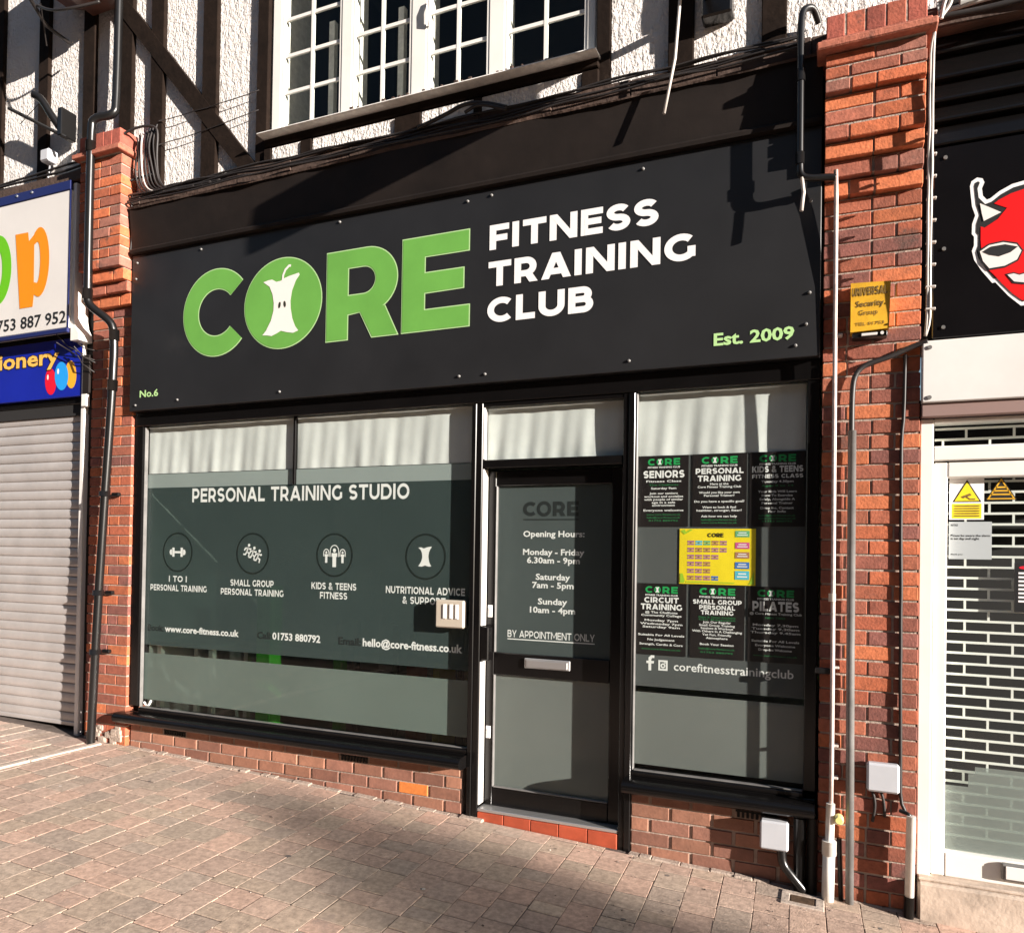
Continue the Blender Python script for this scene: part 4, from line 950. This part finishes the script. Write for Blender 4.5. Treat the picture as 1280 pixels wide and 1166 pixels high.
def sticker(label, x0, x1, z0, z1, fn, group=None, cat='sticker'):
    t = thing('warning_sticker', label, cat, (x0, .078, z0), group); fn(t); return t
YS = .0785
def st1(t):
    mb = MB(); mb.box(.581, .727, YS - .0006, YS + .0005, 1.794, 2.0); mb.build('sheet', 'white', t)
    mb = MB(); mb.poly([(.594, 1.880), (.716, 1.880), (.655, 1.988)], YS - .0015); o = mb.build('triangle_edge', 'ink', t)
    mb = MB(); mb.poly([(.603, 1.885), (.707, 1.885), (.655, 1.977)], YS - .0025); mb.poly([(.592, 1.800), (.716, 1.800), (.716, 1.872), (.592, 1.872)], YS - .0015); mb.build('yellow', 'paper', t)
    mb = MB(); mb.poly([(.630, 1.906), (.668, 1.922), (.674, 1.912), (.638, 1.897)], YS - .0035); mb.strip([(.652, 1.905), (.668, 1.893), (.69, 1.893)], .006, YS - .0035)
    for i in range(5): mb.poly([(.60, 1.858 - i * .012), (.708, 1.858 - i * .012), (.708, 1.863 - i * .012), (.60, 1.863 - i * .012)], YS - .0035)
    mb.build('print', 'yprint', t)
sticker('white warning sticker with a yellow camera triangle on the grille door', .581, .727, 1.79, 2.0, st1)
def st2(t):
    mb = MB(); mb.poly([(.732, 1.888), (.862, 1.888), (.797, 2.0)], YS - .0008); mb.build('triangle', 'ink', t)
    mb = MB(); mb.strip([(.744, 1.894), (.850, 1.894), (.797, 1.986)], .006, YS - .002, True)
    for i, wd in enumerate((.022, .032, .042)): mb.poly([(.797 - wd, 1.945 - i * .017), (.797 + wd, 1.945 - i * .017), (.797 + wd, 1.953 - i * .017), (.797 - wd, 1.953 - i * .017)], YS - .002)
    mb.build('print', 'yellow', t)
sticker('black triangular warning sticker with a yellow border beside the white camera sticker', .732, .862, 1.888, 2.0, st2)
NT = thing('notice', 'pale paper notice with small print under the camera sticker', 'notice', (.66, .078, 1.6))
mb = MB(); mb.box(.580, .760, YS - .0006, YS + .0005, 1.602, 1.784); mb.build('sheet', mat('pale_paper', (.40, .43, .44), .6), NT)
mb = MB(); text(mb, 'NOTICE', .588, 1.763, .010, YS - .0015, .03, .02, 'l'); text(mb, 'Please be aware the alarm', .588, 1.712, .011, YS - .0015, .165, .015, 'l'); text(mb, 'is set day and night', .588, 1.697, .011, YS - .0015, .12, .02, 'l'); text(mb, 'thank you', .588, 1.622, .008, YS - .0015, .05, .01, 'l'); mb.build('lettering', 'ink', NT)
OS = thing('opening_sign', 'dark sign with white lines at the right edge of the grille door', 'sign', (.95, .075, 1.36))
mb = MB(); mb.box(.852, 1.06, .070, .0775, 1.355, 1.59, .006); mb.build('panel', 'blackmatt', OS)
mb = MB()
for i in range(8): mb.poly([(.868, 1.535 - i * .019), (1.04, 1.535 - i * .019), (1.04, 1.544 - i * .019), (.868, 1.544 - i * .019)], .0690)
mb.build('print', 'white', OS)
mb = MB(); mb.ellipse(.90, 1.566, .03, .008, .0690, 16); mb.build('red_mark', 'balloonred', OS)
ST = MB(); ST.box(.448, 1.0, -.045, .3, -.3, .052, .012, jit=.003); ST.box(1.004, 2.6, -.045, .3, -.3, .050, .012); ST.box(.450, 2.6, -.02, .3, .053, .070, .006)
tag(ST.build('door_step', 'ruststep'), 'worn pale concrete step under the white framed door', 'door step')

# ================================================================== PIPES, BOXES, CABLES
def wob(a, b, n, amp, sag=0, seed=0):
    q = random.Random(seed); a, b = Vector(a), Vector(b); out = []
    for i in range(n + 1):
        t = i / n; p = a.lerp(b, t); p.z -= sag * 4 * t * (1 - t)
        if 0 < i < n: p += Vector((q.uniform(-amp, amp) * .4, q.uniform(-amp, amp) * .5, q.uniform(-amp, amp)))
        out.append(p)
    return out
def smooth(pts, it=2):
    pts = [Vector(p) for p in pts]
    for _ in range(it):
        o = [pts[0]]
        for a, b in zip(pts, pts[1:]): o += [a.lerp(b, .25), a.lerp(b, .75)]
        pts = o + [pts[-1]]
    return pts
t = thing('downpipe', 'tall black downpipe with a swan neck bend beside the roller shutter', 'downpipe', (-5.1, -.1, .1))
mb = MB(); mb.tube(smooth([(-4.975, -.10, 6.6), (-4.975, -.10, 4.95), (-4.98, -.12, 4.86), (-5.12, -.178, 4.84), (-5.142, -.180, 4.76), (-5.140, -.180, 3.50), (-5.135, -.175, 3.42), (-5.00, -.115, 3.32), (-4.965, -.085, 3.25), (-4.968, -.082, 2.90), (-5.06, -.085, 1.5), (-5.115, -.088, .16), (-5.115, -.088, .10)], 2), .030, 14); mb.build('pipe', 'pipe', t)
for p0, p1 in (((-5.140, -.180, 3.54), (-5.140, -.180, 3.46)), ((-4.966, -.085, 3.24), (-4.966, -.083, 3.16)), ((-4.972, -.083, 2.86), (-4.977, -.083, 2.78)), ((-5.142, -.180, 4.66), (-5.142, -.180, 4.58))):
    mb = MB(); mb.tube([p0, p1], .036, 14); mb.build('collar', 'pipe', t)
for x, z in ((-5.03, 2.0), (-5.075, 1.25), (-5.095, .80)):
    mb = MB(); mb.tube([(x, -.085, z - .02), (x, -.085, z + .02)], .040, 12); mb.box(x, x + .075, -.03, -.002, z - .014, z + .014, .004); mb.build('bracket', 'pipe', t)
HP = thing('wall_hopper', 'brown box hopper hung high on the wall with a wire loop under it', 'hopper', (-5.4, -.2, 5.6))
mb = MB(); mb.prism([(-5.62, 5.90), (-5.40, 5.83), (-5.34, 5.77), (-5.01, 5.77), (-5.01, 6.3), (-5.62, 6.3)], -.36, -.03); mb.build('box', 'hopper', HP)
mb = MB(); mb.tube(smooth([(-5.60, -.30, 5.74), (-5.40, -.34, 5.62), (-5.20, -.34, 5.58), (-4.99, -.25, 5.64)], 2), .010, 8); mb.tube([(-5.57, -.30, 5.75), (-5.56, -.25, 5.45)], .005, 6); mb.tube([(-5.61, -.40, 5.80), (-5.64, -.20, 5.66), (-5.60, -.02, 5.62)], .014, 8); mb.build('wire', 'cable', HP)
CC = thing('aerial_bracket', 'old grey bracket with a curved arm and a long rod, above the white box sign', 'bracket', (-5.6, -.1, 4.7))
mb = MB(); mb.box(-5.55, -5.50, -.16, -.03, 4.80, 5.02, .006); mb.tube(smooth([(-5.53, -.10, 4.83), (-5.60, -.16, 4.95), (-5.68, -.2, 5.10), (-5.74, -.22, 5.13)], 2), [.032] * 4 + [.028] * 6 + [.022] * 20 if False else .03, 10); mb.build('arm', 'pipe', CC)
mb = MB(); mb.tube([(-6.12, -.16, 5.135), (-5.46, -.14, 4.775)], .014, 8); mb.build('rod', 'pipe', CC)
mb = MB(); mb.tube([(-5.72, -.16, 5.12), (-5.98, -.16, 4.98)], .003, 5); mb.build('stay_wire', 'cable', CC)
mb = MB(); mb.box(-5.80, -5.70, -.12, -.03, 4.66, 4.76, .012); mb.tube([(-5.76, -.06, 4.66), (-5.79, -.06, 4.50), (-5.74, -.06, 4.46)], .008, 6); mb.build('junction_box', 'greybox', CC)

t = thing('waste_pipe', 'black pipe with a hooked top, bending across the right end of the black sign', 'waste pipe', (-.05, -.1, 3.5))
mb = MB(); mb.tube(smooth([(-.035, -.03, 4.335), (-.06, -.08, 4.39), (-.105, -.12, 4.37), (-.118, -.135, 4.30), (-.116, -.135, 4.0), (-.115, -.135, 3.58), (-.112, -.132, 3.51), (-.06, -.125, 3.495), (.02, -.11, 3.495), (.050, -.105, 3.488)], 2), .0175, 12); mb.build('pipe', 'pipe', t)
for z in (4.02, 3.6): mb = MB(); mb.tube([(-.1155, -.135, z - .03), (-.1155, -.135, z + .03)], .022, 12); mb.build('collar', 'pipe', t)
mb = MB(); mb.tube([(-.105, -.14, 3.5), (-.095, -.145, 3.42), (-.098, -.145, 3.40), (-.105, -.145, 3.33)], .009, 6); mb.build('loose_tie', 'paleCable', t)
t = thing('gas_pipe', 'thin pinkish pipe with a white sleeve at its foot, left on the brick pier', 'gas pipe', (.05, -.05, -.1))
mb = MB(); mb.tube([(.052, -.098, 3.53), (.055, -.085, 3.40), (.056, -.060, 3.0), (.058, -.050, 2.2), (.061, -.050, 1.25), (.062, -.050, .72), (.061, -.05, .37)], .0105, 10); mb.build('pipe', 'pinkpipe', t)
mb = MB(); mb.tube([(.059, -.052, .375), (.055, -.052, .14), (.0535, -.052, .135), (.05, -.052, -.12)], [.021, .021, .029, .029], 12); mb.build('sleeve', 'whitepipe', t)
mb = MB(); mb.tube([(.055, -.052, .19), (.0545, -.052, .12)], .034, 12); mb.build('collar', 'whitepipe', t)
mb = MB(); mb.tube([(.056, -.05, 1.42), (.056, -.05, 1.38)], .017, 10); mb.build('joint', 'whitepipe', t)
for z in (2.72, 1.05, .66, .50): mb = MB(); mb.box(.05, .092, -.045, -.002, z - .006, z + .006, .002); mb.build('clip', 'paleCable', t)
mb = MB(); mb.box(-.02, .05, -.05, -.02, 1.015, 1.045, .004); mb.build('strap', 'pipe', t)
small('isolator_tap', 'round yellow valve cap beside the white pipe sleeve', 'valve', mat('valve_yellow', (.75, .68, .25), .4), lambda b: b.tube([(.098, -.04, .305), (.098, -.082, .305), (.098, -.088, .305)], [.022, .022, .016], 14))
t = thing('conduit', 'straight grey conduit standing on the brick pier, right of the thin pinkish pipe', 'conduit', (.14, -.03, -.1))
mb = MB(); mb.tube([(.140, -.035, 2.235), (.143, -.035, 1.1), (.150, -.035, -.13)], .0195, 12); mb.build('pipe', 'greypipe', t)
small('alarm_cable', 'thick black cable rising out of the grey conduit and curving right across the pier', 'cable', 'cable', lambda b: b.tube(smooth([(.138, -.03, 2.22), (.138, -.03, 2.42), (.148, -.028, 2.515), (.195, -.022, 2.565), (.30, -.02, 2.59), (.40, -.02, 2.635), (.47, -.03, 2.652)], 2), .0135, 8))
small('pier_cable', 'thin black cable running down the right half of the brick pier', 'cable', 'cable', lambda b: b.tube(smooth([(.375, -.012, 2.60), (.372, -.010, 2.3)] + wob((.362, -.010, 2.2), (.372, -.010, .42), 12, .004, 0, 3) + [(.395, -.02, .37)], 1), .0085, 6))
t = thing('standpipe', 'short white plastic pipe with a black foot at the right edge of the brick pier', 'pipe', (.41, -.05, -.12))
mb = MB(); mb.tube([(.416, -.05, .365), (.411, -.05, -.02)], .021, 12); mb.build('pipe', 'whitepipe', t)
mb = MB(); mb.tube([(.4108, -.05, -.02), (.409, -.05, -.13)], .023, 12); mb.build('foot', 'pipe', t)
mb = MB(); mb.tube([(.37, -.02, .375), (.40, -.045, .372), (.416, -.05, .360)], .010, 8); mb.build('elbow', 'pipe', t)
A = thing('alarm_box', 'faded yellow burglar alarm box on the upper part of the brick pier', 'alarm box', (.215, -.05, 2.7))
mb = MB(); mb.prism([(.126, 2.716), (.298, 2.722), (.304, 2.952), (.126, 2.960)], -.078, -.002); mb.build('case', 'yellow', A)
mb = MB(); mb.box(.1265, .1295, -.0795, -.0775, 2.73, 2.95); mb.build('edge', 'yellow', A)
mb = MB(); mb.box(.135, .292, -.068, -.002, 2.688, 2.715, .004); mb.build('base', 'pipe', A)
mb = MB(); mb.box(.175, .248, -.074, -.066, 2.694, 2.708, .003); mb.tube([(.268, -.07, 2.702), (.268, -.078, 2.702)], .008, 10); mb.build('lamp', 'whitepaint', A)
mb = MB(); caps(mb, 'UNIVERSAL', .132, .290, 2.892, .042, -.0798, t=.24); text(mb, 'Security', .212, 2.838, .030, -.0798, .125, .02); text(mb, 'Group', .205, 2.796, .026, -.0798, .085, .01); text(mb, 'TEL 01753', .212, 2.745, .016, -.0798, .13, .01); mb.build('lettering', 'yprint', A)
small('meter_box', 'square pale grey junction box low on the brick pier, right of the grey conduit', 'junction box', 'greybox', lambda b: b.box(.221, .366, -.052, -.002, .458, .598, .010), 'pale grey boxes low on the wall')
def mbx(b):
    b.box(-.275, -.136, -.058, .028, .098, .245, .009)
small('meter_box', 'pale grey meter box under the right window sill, half in shadow', 'meter box', 'greybox', mbx, 'pale grey boxes low on the wall')
small('pipe_cluster', 'black pipes huddled in the dark corner between the meter box and the pier', 'pipes', 'pipe', lambda b: (b.tube(smooth([(-.17, -.03, .10), (-.165, -.035, .03), (-.12, -.04, -.02), (-.06, -.03, -.09)], 2), .022, 10), b.tube([(-.085, -.015, .27), (-.083, -.015, -.11)], .030, 12), b.tube([(-.025, -.02, .28), (-.025, -.02, -.11)], .026, 12), b.tube([(.10, -.02, .2), (.112, -.02, -.12)], .012, 8)))
small('meter_cable', 'two short black leads drooping under the junction box on the pier', 'cables', 'cable', lambda b: (b.tube(smooth([(.245, -.012, .458), (.258, -.01, .42), (.262, -.01, .37), (.25, -.01, .30)], 2), .007, 6), b.tube(smooth([(.285, -.012, .458), (.30, -.01, .41), (.305, -.01, .33)], 2), .007, 6)))
DC = thing('drain_cover', 'small rusty metal cover set in a pale concrete frame by the foot of the pier', 'drain cover', (-.06, -.12, -.1))
mb = MB()
for a, b_, c, d in ((-.165, .035, -.20, -.165), (-.165, .035, -.075, -.04), (-.165, -.125, -.165, -.075), (-.005, .035, -.165, -.075)): mb.box(a, b_, c, d, -.05, .006, .003, fn=lambda x, y, z: (x, y, z + gz(x)))
mb.build('surround', 'concrete', DC)
mb = MB(); mb.box(-.122, -.008, -.162, -.078, -.04, .004, .004, fn=lambda x, y, z: (x, y, z + gz(x))); mb.build('plate', 'drain', DC)
# cables along the pier edge and the fascia
t = thing('cable_run', 'two pale clipped cables running down between brick pier and devil sign', 'cables', (.46, -.12, 2.7))
for k in range(2): mb = MB(); mb.tube(smooth([(.475, -.15, 4.10)] + wob((.458 + .012 * k, -.15, 4.0), (.455 + .012 * k, -.125, 2.72), 14, .005, 0, 11 + k) + [(.452, -.10, 2.66)], 1), .0065, 6); mb.build('cable', 'paleCable', t)
for i in range(9): z = 3.62 - i * .105; mb = MB(); mb.box(.448, .490, -.135, -.112, z - .005, z + .005, .002); mb.build('clip', 'paleCable', t)
FC = thing('cable_bundle', 'tangle of old cables draped along the top of the black fascia', 'cables', (-2.4, -.06, 4.2))
for k, (y0, z0, z1, sg, m) in enumerate(((-.07, 4.225, 4.232, .01, 'cable'), (-.085, 4.20, 4.215, .018, 'cable'), (-.075, 4.25, 4.255, .006, 'cable'), (-.10, 4.175, 4.19, .012, 'cable'), (-.06, 4.262, 4.268, .004, 'cable'))):
    mb = MB(); mb.tube(smooth(wob((-4.86, y0, z0), (-.10, y0, z1), 22, .016, sg, 20 + k), 2), R.uniform(.005, .0085), 6); mb.build('cable', m, FC)
mb = MB(); mb.tube(smooth([(-2.35, -.09, 4.24), (-2.15, -.10, 4.275), (-2.02, -.11, 4.31), (-1.88, -.10, 4.29), (-1.75, -.09, 4.24)], 2), .012, 8); mb.tube(smooth([(-2.02, -.10, 4.26), (-1.92, -.11, 4.29), (-1.75, -.10, 4.22)], 2), .010, 6); mb.build('cable', 'cable', FC)
LP = thing('cable_loops', 'loops of slack cable hanging beside the cap of the shutter side pier', 'cables', (-4.75, -.06, 4.3))
for k in range(7):
    mb = MB(); a = -4.80 + .035 * k
    mb.tube(smooth([(a - .03, -.04, 4.70 + .01 * k), (a + .03 - .012 * k, -.07 - .01 * (k % 3), 4.62 - .04 * (k % 2)), (a + .005, -.08, 4.42), (a + .03, -.06, 4.28), (a + .16, -.07, 4.225), (-4.45 + .08 * k, -.07, 4.215)], 2), .0065 + .0015 * (k % 2), 6); mb.build('cable', 'paleCable' if k in (2,) else 'cable', LP)
mb = MB(); mb.tube(smooth([(-4.86, -.12, 4.70), (-4.75, -.10, 4.735), (-4.62, -.08, 4.73), (-4.585, -.06, 4.70), (-4.60, -.06, 4.5), (-4.57, -.06, 4.30), (-4.45, -.06, 4.225)], 2), .009, 6); mb.tube(smooth([(-4.84, -.06, 4.25), (-4.845, -.06, 4.1), (-4.83, -.06, 4.0), (-4.85, -.055, 3.83)], 2), .006, 6); mb.tube([(-4.87, -.06, 4.37), (-4.62, -.07, 4.372)], .008, 6); mb.build('cable', 'cable', LP)
LC = thing('cable_bundle', 'old cables along the ledge above the white box sign, at the left edge', 'cables', (-6.4, -.05, 4.55))
for k in range(3): mb = MB(); mb.tube(smooth(wob((-8.4, -.10, 4.50 + .03 * k), (-5.33, -.08, 4.545 + .03 * k), 14, .014, .01, 40 + k), 2), .009, 6); mb.build('cable', 'cable', LC)
mb = MB(); mb.box(-8.4, -5.32, -.10, .02, 4.452, 4.53, .006); tag(mb.build('ledge_board', 'beam'), 'dark timber ledge above the white box sign', 'ledge')
RC = thing('cable_bundle', 'thick tangle of cables above the devil sign', 'cables', (1.2, -.1, 4.2))
for k in range(6): mb = MB(); mb.tube(smooth(wob((.49, -.13 + .015 * k, 4.16 + .03 * k), (2.6, -.11, 4.19 + .035 * k), 12, .022, 0, 60 + k), 2), R.uniform(.010, .018), 7); mb.build('cable', ['cable', 'paleCable', 'cable'][k % 3], RC)
mb = MB(); mb.tube([(.575, -.15, 4.205), (.69, -.15, 4.225)], .022, 12); mb.build('joint_sleeve', 'greypipe', RC)
mb = MB(); mb.tube(smooth([(.50, -.16, 4.13), (.51, -.17, 4.20), (.53, -.17, 4.235), (.545, -.16, 4.20), (.50, -.16, 4.14)], 2), .008, 6); mb.build('cable', 'paleCable', RC)
small('hanging_cable', 'single white cable hanging down in front of the fascia, right of the casement window', 'cable', 'paleCable', lambda b: b.tube([(-.70, -.14, 5.2), (-.705, -.15, 4.8), (-.745, -.15, 4.25), (-.80, -.15, 3.965)], .0085, 8))
t = thing('wall_wires', 'thin wires stretched across the white render left of the window', 'wires', (-4.1, -.04, 4.7))
for z0, z1 in ((4.78, 4.80), (4.60, 4.66)): mb = MB(); mb.tube(wob((-4.6, -.042, z0), (-3.66, -.042, z1), 8, .004, .01, int(z0 * 100)), .0035, 5); mb.build('wire', 'cable', t)

# bracket sign standing out from the wall above the frame; its near end is all the picture shows
PS = thing('bracket_sign', 'black bracket of a projecting sign high on the render, right of the hanging white cable', 'sign bracket', (-.55, -.05, 4.5))
mb = MB(); mb.box(-.62, -.46, -.10, .0, 4.47, 5.3, .01); mb.build('wall_plate', 'black', PS)
mb = MB(); mb.box(-.60, -.57, -1.02, -.10, 4.56, 4.60); mb.box(-.60, -.56, -1.06, -.36, 4.42, 4.72, .01); mb.build('arm', 'black', PS)
mb = MB(); mb.tube(smooth([(-.55, -.11, 4.95), (-.54, -.13, 4.72), (-.52, -.13, 4.60), (-.50, -.13, 4.72), (-.49, -.11, 4.95)], 2), .012, 8); mb.build('wire', 'paleCable', PS)

# ================================================================== STREET TREE out of view, up the sun's path: its shadow lies on the paving
TX, TY, TZ = 29.6, -10.92, 6.35
TR = thing('street_tree', 'tall street tree on the far kerb, out past the right hand shops', 'tree', (TX, TY, -1.5))
mb = MB(); mb.tube([(TX, TY, -1.6), (TX + .05, TY, 2.0), (TX, TY - .03, 5.0), (TX - .02, TY, 7.4)], [.14, .11, .08, .02], 9)
for k in range(26):
    a = R.uniform(0, 6.28); z = R.uniform(4.6, 7.0); l = R.uniform(.4, .9); mb.tube([(TX, TY, z), (TX + l * math.cos(a), TY + l * math.sin(a), z + l * .5)], [.022, .006], 5)
mb.build('trunk', 'bark', TR)
mb = MB()
for k in range(5200):
    while True:
        p = Vector((R.uniform(-1, 1), R.uniform(-1, 1), R.uniform(-1, 1)))
        if p.length < 1: break
    c = Vector((TX + p.x * .85, TY + p.y * .85, TZ + p.z * 1.75)); s = R.uniform(.04, .075)
    u = Vector((R.gauss(0, 1), R.gauss(0, 1), R.gauss(0, 1))).normalized(); v = u.orthogonal().normalized(); w2 = u.cross(v)
    mb.add([c - v * s, c + w2 * s * .5, c + v * s, c - w2 * s * .5], [(0, 1, 2, 3)])
mb.build('crown', 'leaf', TR)

# ================================================================== GRIT AND LEAF SCRAPS on the paving
mb = MB()
for k in range(420):
    x, y = R.uniform(-4.9, .9), -abs(R.gauss(0, .55)) - .02
    if y < -2.3: continue
    r = R.uniform(.002, .007) * (1.7 if R.random() < .08 else 1); z = gz(x) + .0005; a = R.uniform(0, 6.28); e = R.uniform(.4, .9)
    pts = [(x + r * math.cos(a + t) * (1 if i % 2 else e), y + r * math.sin(a + t) * e, z + (0 if i % 2 else r * .5)) for i, t in enumerate([0, 1.05, 2.1, 3.15, 4.2, 5.25])]
    c = R.choice([(.10, .075, .06), (.16, .12, .10), (.55, .48, .42), (.07, .05, .04), (.30, .22, .17)])
    mb.add(pts + [(x, y, z + r * .7)], [(i, (i + 1) % 6, 6) for i in range(6)], c)
for k in range(34):        # trodden gum and spots
    x, y = R.uniform(-4.8, .9), R.uniform(-1.9, -.15); r = R.uniform(.006, .016); z = gz(x) + .0014
    c = R.choice([(.16, .13, .115), (.13, .11, .10), (.62, .55, .50), (.22, .18, .16)])
    mb.add([(x + r * math.cos(t) * R.uniform(.75, 1.1), y + r * math.sin(t) * R.uniform(.75, 1.1), z + gz(x + r * math.cos(t)) - gz(x)) for t in [6.283 * i / 10 for i in range(10)]], [tuple(range(10))], c)
mb.build('grit', 'gritmat', kind='stuff')
